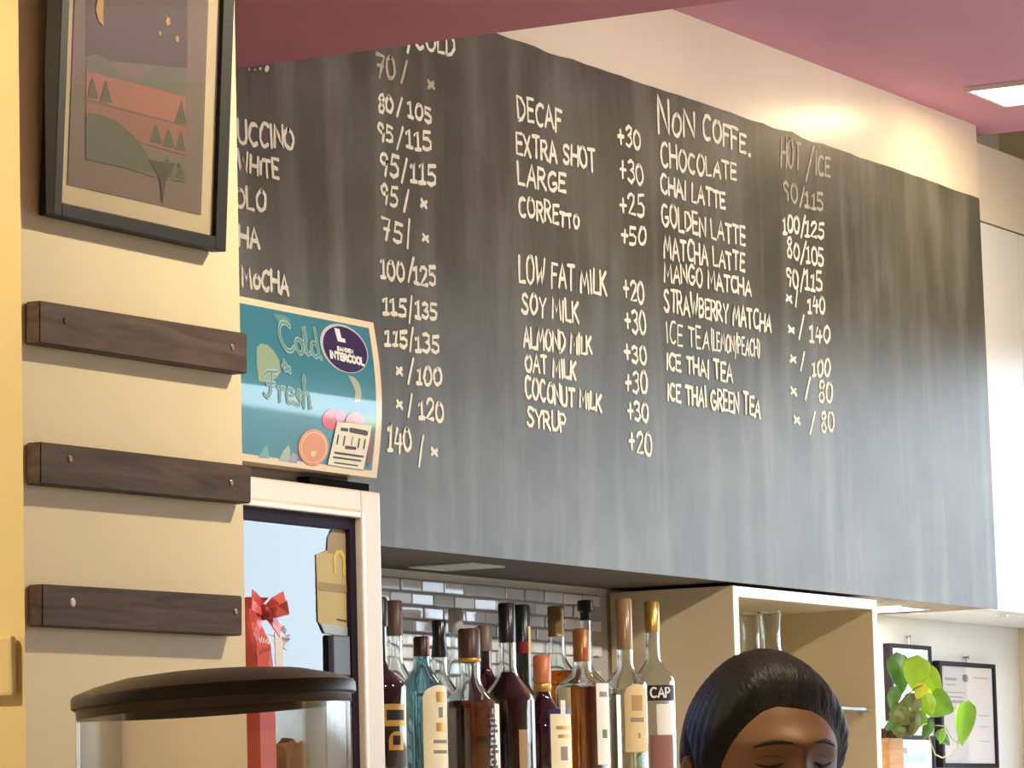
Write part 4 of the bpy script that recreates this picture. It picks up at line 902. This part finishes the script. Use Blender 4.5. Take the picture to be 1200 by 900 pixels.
# ------------------------------------------------------------------ framed papers on the back wall
M_fr2 = mat('frame_black_plum', (20, 12, 24), .5, spec=.2); M_paper = mat('white_paper', (240, 240, 244), .5); M_paper2 = mat('pinkish_paper', (246, 236, 231), .5, noise=.04, nscale=12)
def wall_frame(corners, bar, label, paper, hook=None, marks=()):
    yf = YK-.018; A, B = P(*corners[0], yf), P(*corners[1], yf)      # top-left, bottom-right
    x0, x1, z1, z0 = A.x, B.x, A.z, B.z; bar *= scl(A)/.6
    t = thing('picture_frame', ((x0+x1)/2, YK-.009, z0), label, 'picture frame', 'framed papers by the plant')
    bm = bmesh.new()
    for a in ((x0, x0+bar, z0, z1), (x1-bar, x1, z0, z1), (x0+bar, x1-bar, z0, z0+bar*.7), (x0+bar, x1-bar, z1-bar*.7, z1)): box(bm, a[0], a[1], yf, YK-.0005, a[2], a[3], bev=.0015)
    link_mesh('frame', bm, M_fr2, t)
    pp = boxobj('paper', (x0+bar-.002, x1-bar+.002, YK-.0135, YK-.0115, z0+bar*.6, z1-bar*.6), paper, t)
    boxobj('glass_pane', (x0+bar-.002, x1-bar+.002, YK-.0165, YK-.0155, z0+bar*.6, z1-bar*.6), thin_glass('frame_glass', gloss=.35), t)
    for (u0, u1, v, w, m) in marks:
        bm = bmesh.new(); X0, X1 = x0+bar, x1-bar; Z0, Z1 = z0+bar, z1-bar
        ribbon(bm, [Vector((X0+(X1-X0)*u0, YK-.0137, Z1-(Z1-Z0)*v)), Vector((X0+(X1-X0)*u1, YK-.0137, Z1-(Z1-Z0)*v))], w, (0, -1, 0)); link_mesh('printed_line', bm, m, pp)
    if hook:
        h = P(*hook, YK-.004); bm = bmesh.new(); tube(bm, [(h.x, YK-.001, h.z), (h.x, YK-.010, h.z+.001)], .0022, 10); tube(bm, [(h.x, YK-.006, h.z), (h.x, YK-.006, z1-.001)], .0018, 8)
        lathe(bm, [(0, -.012), (.0042, -.012), (.0042, -.0105), (0, -.0105)], (0, 0, 0), 12, M=Matrix.Translation((h.x, YK, h.z)) @ Matrix.Rotation(math.radians(-90), 4, 'X')); link_mesh('nail', bm, M_metal, t)
M_pl = mat('faint_print', (196, 184, 184), .6); M_pk = mat('dark_print', (150, 136, 140), .6)
wall_frame(((1043.5, 753.5), (1095, 846)), 4.4, 'narrow black framed white paper on the back wall, upper left, behind the plant leaves', M_paper, (1064, 746.5), [(.5, .58, .2, .004, M_pl)])
wall_frame(((1101, 774), (1171.5, 900)), 4.6, 'larger black framed pinkish paper on the back wall right of the plant', M_paper2, (1131, 770.5), [(.08, .3, .12, .006, M_pl), (.1, .28, .18, .003, M_pl), (.44, .50, .10, .016, M_pk), (.62, .92, .09, .003, M_pl), (.1, .45, .26, .002, M_pl), (.1, .4, .31, .003, M_pl), (.2, .45, .36, .006, M_pl), (.1, .4, .43, .002, M_pl), (.7, .9, .5, .003, M_pl), (.68, .9, .62, .002, M_pl), (.7, .9, .78, .002, M_pl)])
wall_frame(((1048, 861), (1098, 912)), 4.4, 'black framed bluish paper low on the back wall, under the narrow frame', mat('bluish_paper', (226, 236, 246), .5), None, [(.1, .3, .3, .012, mat('dark_blot', (60, 60, 80), .6)), (.2, .8, .5, .02, mat('sky_blot', (170, 206, 226), .6))])

# ------------------------------------------------------------------ potted pothos
yp_ = 3.03; w0, w1 = P(1036, 866, yp_).x, P(1063, 866, yp_).x; zt_ = P(1050, 865, yp_).z
t = thing('potted_plant', ((w0+w1)/2, yp_+.04, ZSH), 'green trailing pothos in a pale wooden block pot in front of the framed papers', 'plant')
bm = bmesh.new(); hx = (w1-w0)/2; hx = .036; pcx = P(1050, 866, yp_).x; pot_y0 = yp_; pot_y1 = yp_+.06
box(bm, pcx-hx, pcx+hx, pot_y0, pot_y1, ZSH, zt_, bev=.003); link_mesh('wooden_pot', bm, M_potw, t)
bm = bmesh.new()
for i in range(120):
    b2 = bmesh.new(); bmesh.ops.create_icosphere(b2, subdivisions=1, radius=random.uniform(.004, .008)); b2.transform(Matrix.Translation((pcx+random.uniform(-.028, .028), (pot_y0+pot_y1)/2+random.uniform(-.022, .022), zt_+random.uniform(-.002, .014)))); join(bm, b2)
o = link_mesh('soil', bm, mat('dark_soil', (74, 52, 40), .9), t, smooth=True)
LG = {'lime': mat('leaf_lime', (150, 190, 46), .4, noise=.1, nscale=60, sss=0), 'dark': mat('leaf_deep', (72, 116, 48), .35, noise=.15, nscale=60), 'mid': mat('leaf_mid', (112, 158, 50), .4, noise=.12, nscale=60), 'yel': mat('leaf_yellow', (206, 212, 62), .45), 'olive': mat('leaf_olive', (104, 112, 50), .45, noise=.15, nscale=50)}
for m in LG.values():
    b = m.node_tree.nodes['Principled BSDF']; b.inputs['Transmission Weight'].default_value = 0.0
base = Vector((pcx, (pot_y0+pot_y1)/2, zt_))
def leaf(px_, py_, w, h, ang, yaw, kind, Y, stem=True, fold=.25):
    c = P(px_, py_, Y); k = scl(c); L = h*k*1.12; Wd = w*k*1.22
    bm = bmesh.new(); nu, nv = 12, 6; grid = []
    for i in range(nu+1):
        u = i/nu; half = Wd*.5*(math.sin(math.pi*min(1, u**.52))**.75)*(1 if u > .02 else .5); row = []
        for j in range(-nv, nv+1):
            s = j/nv; x = s*half; lobe = -.20*L*(1-(1-abs(s))**2)*(1-u)**4*(1 if abs(s) < .75 else 1-(abs(s)-.75))
            z = L*(.5-u)-lobe*-1*(-1) if False else L*(.5-u)+(-lobe)*0.9
            y = -abs(s)*half*fold*-1+(.10*L*math.sin(math.pi*u))*-1+.05*L*(u*u)
            row.append(bm.verts.new((x, y, z)))
        grid.append(row)
    for a, b in zip(grid, grid[1:]):
        for j in range(2*nv): bm.faces.new((a[j], a[j+1], b[j+1], b[j]))
    bmesh.ops.remove_doubles(bm, verts=bm.verts[:], dist=1e-5)
    # face the leaf towards the room: local -y faces the viewer side, then turned by yaw and rolled by ang
    M = Matrix.Translation(c) @ Matrix.Rotation(-(math.pi/2-YAW)+math.radians(yaw), 4, 'Z') @ Matrix.Rotation(math.radians(ang), 4, 'Y')
    bm.transform(M); tip = M @ Vector((0, 0, L*.48))
    o = link_mesh('leaf', bm, LG[kind], t, smooth=True); sm = o.modifiers.new('thick', 'SOLIDIFY'); sm.thickness = .0009
    if stem and random.random() < .35:
        bm = bmesh.new(); a = base+Vector((random.uniform(-.02, .02), random.uniform(-.015, .015), .004)); mid = a.lerp(tip, .55)+Vector((0, 0, .02))
        tube(bm, [a, a.lerp(mid, .5)+Vector((0, 0, .008)), mid, mid.lerp(tip, .6)+Vector((0, 0, .004)), tip], .0014, 6); link_mesh('stem', bm, LG['olive'], t, smooth=True)
leaf(1055, 792, 24, 38, -8, 18, 'dark', 3.06); leaf(1073, 792, 27, 33, 8, -8, 'lime', 3.02); leaf(1094, 801, 19, 33, -28, -12, 'lime', 3.03)
leaf(1104, 827, 29, 27, -62, -6, 'mid', 3.00); leaf(1088, 828, 18, 22, -20, 8, 'lime', 3.01); leaf(1078, 811, 14, 16, 25, -10, 'yel', 3.0); leaf(1088, 815, 10, 12, -35, 0, 'yel', 3.02)
leaf(1068, 829, 20, 24, 20, 20, 'olive', 3.02); leaf(1055, 841, 22, 20, 55, 5, 'olive', 3.02); leaf(1047, 820, 14, 22, 15, -20, 'dark', 3.06); leaf(1049, 834, 14, 16, 60, 15, 'dark', 3.05)
leaf(1071, 851, 13, 24, 18, 20, 'olive', 3.0, fold=.5); leaf(1060, 830, 10, 14, -10, -25, 'dark', 3.05); leaf(1081, 842, 16, 12, -70, 0, 'mid', 3.02)
for i_ in range(16):
    leaf(random.uniform(1042, 1070), random.uniform(834, 857), random.uniform(9, 14), random.uniform(12, 18), random.uniform(-90, 120), random.uniform(-45, 45), random.choice(['dark', 'olive', 'olive', 'mid']), random.uniform(3.0, 3.06), False, random.uniform(.2, .6))
leaf(1086, 857, 11, 20, 28, 10, 'dark', 3.02, False, .5); leaf(1107, 866, 11, 18, -38, 15, 'dark', 3.02, False, .5); leaf(1130, 851, 20, 42, 10, -10, 'mid', 3.01, False); leaf(1104, 864, 8, 15, 20, 30, 'mid', 3.02, False, .5)
bm = bmesh.new(); vine = [base+Vector((.02, 0, .006))]+[P(x, y, 3.02) for x, y in ((1076, 852), (1086, 848), (1090, 868), (1096, 884), (1104, 888), (1116, 884), (1123, 876), (1122, 868), (1129, 866))]
tube(bm, vine, .0014, 6); tube(bm, [P(1096, 850, 3.02), P(1108, 851, 3.02), P(1113, 862, 3.02), P(1118, 868, 3.02), P(1124, 871, 3.02)], .0012, 6); link_mesh('vine', bm, mat('vine_green', (150, 158, 96), .5), t, smooth=True)
# ------------------------------------------------------------------ the person behind the counter
def sstep(a, b, x):
    u = max(0.0, min(1.0, (x-a)/(b-a))); return u*u*(3-2*u)
def gauss(x, z, cx, cz, sx, sz): return math.exp(-((x-cx)/sx)**2-((z-cz)/sz)**2)
DH = 4.32
eye = PD(897, 897, DH)                       # middle of the head at eye height
fa = math.atan2(-.762, -.648)                # facing azimuth
HC = Vector((eye.x, eye.y, eye.z))
PM = Matrix.Translation((HC.x, HC.y, 0)) @ Matrix.Rotation(fa-math.pi/2, 4, 'Z')   # local +y = facing direction
HZ = HC.z
def head_point(d, off=0.0):
    # d: unit direction from the head centre -> surface point in head coordinates (x right-left, y forward, z up from eye line)
    x, y, z = d
    a, b, cu, cd = .0735, .094, .112, .122
    c = cu if z > 0 else cd
    r = 1/math.sqrt((x/a)**2+(y/b)**2+(z/c)**2); p = Vector((x*r, y*r, z*r))
    if p.z < 0:
        f = min(1, -p.z/cd)
        p.x *= 1-.34*f**1.6
        if p.y < 0: p.y *= 1-.45*f
        else: p.y *= 1+.04*f
    else:
        q = p.z/cu; p.x *= 1+.05*math.sin(math.pi*q); p.y *= 1+.03*math.sin(math.pi*q)
    if p.y > 0:
        w = sstep(.0, .05, p.y)
        X, Zz = p.x, p.z; dy = 0
        dy += .010*gauss(X, Zz, 0, .022, .050, .013)                 # brow ridge
        for s in (-1, 1):
            dy -= .0125*gauss(X, Zz, s*.031, .0, .017, .012)         # socket
            dy += .0075*gauss(X, Zz, s*.031, -.001, .0125, .0085)     # eyeball under the lid
            dy += .006*gauss(X, Zz, s*.040, -.035, .02, .02)         # cheek
            dy += .006*gauss(X, Zz, s*.011, -.046, .007, .007)       # nostril wing
        dy += .006*gauss(X, Zz, 0, .0, .008, .016)+.017*gauss(X, Zz, 0, -.028, .009, .018)+.018*gauss(X, Zz, 0, -.042, .012, .010)
        dy += .006*gauss(X, Zz, 0, -.070, .020, .005)+.007*gauss(X, Zz, 0, -.080, .017, .006)-.004*gauss(X, Zz, 0, -.0748, .022, .002)
        dy += .008*gauss(X, Zz, 0, -.108, .018, .014)
        p.y += dy*w
    if off: p += p.normalized()*off
    return p
def headmesh(sub, off=0.0):
    bm = bmesh.new(); bmesh.ops.create_icosphere(bm, subdivisions=sub, radius=1.0)
    for v in bm.verts: v.co = head_point(v.co.normalized(), off)
    return bm
# skeleton (local metres, z up, +y facing); grown with the skin modifier
z_sh = HZ-.228
J = {'pelvis': ((0, -.02, .93), .135), 'waist': ((0, -.015, 1.07), .118), 'chest': ((0, -.01, z_sh-.12), .135), 'upper': ((0, -.012, z_sh-.02), .105), 'neck0': ((0, -.014, z_sh+.045), .056), 'neck1': ((0, -.002, HZ-.12), .053), 'skull': ((0, .0, HZ-.03), .055)}
E_ = [('pelvis', 'waist'), ('waist', 'chest'), ('chest', 'upper'), ('upper', 'neck0'), ('neck0', 'neck1'), ('neck1', 'skull')]
for s, n in ((-1, 'l'), (1, 'r')):
    J['hip'+n] = ((s*.085, -.02, .86), .098); J['knee'+n] = ((s*.09, .0, .47), .058); J['ank'+n] = ((s*.095, -.02, .09), .040); J['toe'+n] = ((s*.105, .13, .035), .033)
    J['sho'+n] = ((s*.155, -.012, z_sh-.035), .056); J['elb'+n] = ((s*.205, -.015, z_sh-.30), .040); J['wri'+n] = ((s*.165, .17, z_sh-.40), .026)
    J['palm'+n] = ((s*.158, .225, z_sh-.415), .026)
    E_ += [('pelvis', 'hip'+n), ('hip'+n, 'knee'+n), ('knee'+n, 'ank'+n), ('ank'+n, 'toe'+n), ('upper', 'sho'+n), ('sho'+n, 'elb'+n), ('elb'+n, 'wri'+n), ('wri'+n, 'palm'+n)]
    for k, (dx, ln) in enumerate(((-.027, .062), (-.009, .072), (.009, .067), (.026, .052))):
        p = Vector(J['palm'+n][0]); a = p+Vector((dx, .028, .002)); b = a+Vector((dx*.15, ln*.5, -.008)); c = b+Vector((0, ln*.32, -.024)); d = c+Vector((0, ln*.10, -.02))
        pv = 'palm'+n
        for q, (pt, rr) in enumerate(((a, .0105), (b, .009), (c, .0082), (d, .0074))):
            J['f%d%d%s' % (k, q, n)] = (tuple(pt), rr); E_.append((pv, 'f%d%d%s' % (k, q, n))); pv = 'f%d%d%s' % (k, q, n)
    p = Vector(J['palm'+n][0]); pv = 'palm'+n
    for q, (dx, dy, dz, rr) in enumerate(((-s*.030, -.005, -.006, .012), (-s*.048, .020, -.012, .0105), (-s*.056, .044, -.018, .009))):
        J['t%d%s' % (q, n)] = (tuple(p+Vector((dx, dy, dz))), rr); E_.append((pv, 't%d%s' % (q, n))); pv = 't%d%s' % (q, n)
names = list(J); me = bpy.data.meshes.new('skeleton'); me.from_pydata([J[n][0] for n in names], [(names.index(a), names.index(b)) for a, b in E_], [])
so = bpy.data.objects.new('skeleton', me); COL.objects.link(so)
md = so.modifiers.new('skin', 'SKIN'); md.use_smooth_shade = True; md.branch_smoothing = .4
for i, n in enumerate(names):
    sv = me.skin_vertices[0].data[i]; r = J[n][1]; sv.radius = (r*(1.22 if n in ('pelvis', 'waist', 'chest', 'upper') else 1), r*(.82 if n in ('pelvis', 'waist', 'chest', 'upper') else 1))
    sv.use_root = (n == 'pelvis')
so.modifiers.new('sub', 'SUBSURF').levels = 2; so.modifiers['sub'].render_levels = 2
dg = bpy.context.evaluated_depsgraph_get(); ev = bpy.data.meshes.new_from_object(so.evaluated_get(dg))
bm = bmesh.new(); bm.from_mesh(ev)
bpy.data.objects.remove(so); 
hbm = headmesh(6); 
for v in hbm.verts: v.co += Vector((0, 0, HZ))
join(bm, hbm)
for s in (-1, 1):    # ears
    eb = bmesh.new(); bmesh.ops.create_icosphere(eb, subdivisions=4, radius=1)
    for v in eb.verts:
        x, y, z = v.co; rim = math.sqrt(y*y+z*z); dx = (.006*sstep(.5, .85, rim)-.004*(1-rim))*(1 if x*s > 0 else 0)
        v.co = Vector((s*(.0745+.010*rim)+x*.006+s*dx, -.006+y*.017-.10*s*0-.006*rim*(1), HZ-.018+z*.031*(1 if z > 0 else .95)))
    join(bm, eb)
tm = bpy.data.meshes.new('body'); bm.to_mesh(tm); bm.free()
bo = bpy.data.objects.new('tmp_body', tm); COL.objects.link(bo)
rm = bo.modifiers.new('remesh', 'REMESH'); rm.mode = 'VOXEL'; rm.voxel_size = .0036; rm.use_smooth_shade = True
smd = bo.modifiers.new('smooth', 'SMOOTH'); smd.factor = .5; smd.iterations = 3
dg = bpy.context.evaluated_depsgraph_get(); body = bpy.data.meshes.new_from_object(bo.evaluated_get(dg)); bpy.data.objects.remove(bo)
person = thing('person', (HC.x, HC.y, 0), 'person with short dark swept hair looking down behind the counter, cut off at eye level', 'person', None, fa-math.pi/2)
M_skin = mat('warm_brown_skin', (120, 84, 52), .55, noise=.05, nscale=30, sss=.03); M_hair = mat('black_hair', (30, 27, 24), .5, noise=.3, nscale=90, stretch=(1.6, .25, .5), bump=.45, bscale=230, spec=.25)
M_shirt = mat('dark_shirt', (46, 46, 52), .8, bump=.1, bscale=200); M_trs = mat('dark_trousers', (36, 38, 48), .85)
def child(name, me_or_bm, m, smooth=True):
    if isinstance(me_or_bm, bmesh.types.BMesh): o = link_mesh(name, me_or_bm, m, None, smooth)
    else:
        o = bpy.data.objects.new(name, me_or_bm); COL.objects.link(o); me_or_bm.materials.clear(); me_or_bm.materials.append(m)
        for p in me_or_bm.polygons: p.use_smooth = True
    o.parent = person; return o
child('body', body, M_skin)
def garment(name, test, off, m):
    bm = bmesh.new(); bm.from_mesh(body); bm.normal_update()
    bmesh.ops.delete(bm, geom=[f for f in bm.faces if not test(f.calc_center_median())], context='FACES')
    for v in bm.verts: v.co += v.normal*off
    bmesh.ops.smooth_vert(bm, verts=bm.verts[:], factor=.5, use_axis_x=True, use_axis_y=True, use_axis_z=True)
    o = child(name, bm, m); s = o.modifiers.new('thick', 'SOLIDIFY'); s.thickness = .003; s.offset = 1
garment('shirt', lambda c: .9 < c.z < z_sh+.03 and not (abs(c.x) > .13 and (c.z < z_sh-.19)) and c.y < .16, .007, M_shirt)
garment('trousers', lambda c: .10 < c.z < .97 and abs(c.x) < .185 and c.y < .14, .005, M_trs)
garment('shoe', lambda c: c.z < .085 and c.x < 0, .006, M_black); garment('shoe', lambda c: c.z < .085 and c.x > 0, .006, M_black)
# hair: thick cap following the skull, swept from a side parting, with a small knot at the back
def hairline(az):    # az degrees from the face axis (signed) -> lowest height of hair
    a = abs(az); sh = .004*math.sin(math.radians(az*3))
    pts = ((0, .0615), (14, .0610), (26, .0545), (38, .041), (50, .024), (62, .004), (72, -.016), (82, -.030), (92, .004), (102, .012), (116, -.02), (140, -.062), (180, -.075))
    for (a0, h0), (a1, h1) in zip(pts, pts[1:]):
        if a0 <= a <= a1: return h0+(h1-h0)*(a-a0)/(a1-a0)+sh
    return -.07
hb_ = bmesh.new(); bmesh.ops.create_icosphere(hb_, subdivisions=6, radius=1.0)
for v in list(hb_.verts):
    d = v.co.normalized(); p = head_point(d); az = math.degrees(math.atan2(p.x, p.y)); hl = hairline(az); e = p.z-hl
    if e < -.006+random.uniform(-.0022, .0016): v.tag = True; continue
    lift = .0150*sstep(-.004, .030, e)+.002*sstep(-.006, .0, e)
    strand = .0007*math.sin(az*.7+p.z*90+2*math.sin(p.x*40))*sstep(0, .02, e)+.0004*math.sin(p.x*300+p.z*120)
    part = 0.0
    v.co = p+p.normalized()*(max(.0, lift+strand*sstep(0, .015, e)+part)-.0015)
bmesh.ops.delete(hb_, geom=[v for v in hb_.verts if v.tag], context='VERTS')
for v in hb_.verts: v.co += Vector((0, 0, HZ))
kb = bmesh.new(); bmesh.ops.create_icosphere(kb, subdivisions=4, radius=1)
for v in kb.verts:
    n = v.co.normalized(); v.co = Vector((n.x*.036, -.105+n.y*.028, HZ-.03+n.z*.034))+n*.0025*math.sin(n.x*14+n.z*9)
join(hb_, kb)
child('hair', hb_, M_hair)
def face_strip(name, pts, w, m, off=.0008, th=.001):
    bm = bmesh.new(); prev = None
    for k, (x, z) in enumerate(pts):
        row = []
        for dz in (-.5, .5):
            zz = z+dz*w*(1-.75*abs(2*k/(len(pts)-1)-1)**2)
            # find the surface point with this x, z by stepping the direction
            d = Vector((x, .09, zz)).normalized()
            for _ in range(8):
                p = head_point(d); d = Vector((d.x+(x-p.x)*6, d.y, d.z+(zz-p.z)*6)).normalized()
            p = head_point(d)+Vector((0, off, 0)); row.append(bm.verts.new(p+Vector((0, 0, HZ))))
        if prev: bm.faces.new((prev[0], row[0], row[1], prev[1]))
        prev = row
    o = child(name, bm, m); s = o.modifiers.new('thick', 'SOLIDIFY'); s.thickness = th; s.offset = 0
M_brow = mat('brow_hair', (42, 26, 20), .7, noise=.3, nscale=300)
for s in (-1, 1):
    face_strip('eyebrow', [(s*(.013+.036*k/10), .0195+.0045*math.sin(math.pi*(.12+.75*k/10))-.0030*(k/10)**2) for k in range(11)], .0050, M_brow)
    face_strip('eyelashes', [(s*(.0185+.027*k/10), -.0015-.004*math.sin(math.pi*k/10)+.002) for k in range(11)], .0032, mat('lash', (26, 16, 14), .6), .0014, .0014)
    face_strip('lid_crease_shade', [(s*(.0185+.026*k/10), .0060+.0030*math.sin(math.pi*k/10)) for k in range(11)], .0016, mat('crease_shade', (104, 62, 42), .5), .0003, .0006)  # shade in the eyelid fold, painted as a darker strip
face_strip('lips', [(-.022+.044*k/12, -.0750) for k in range(13)], .014, mat('lip_rose', (150, 76, 66), .4), .0010, .001)
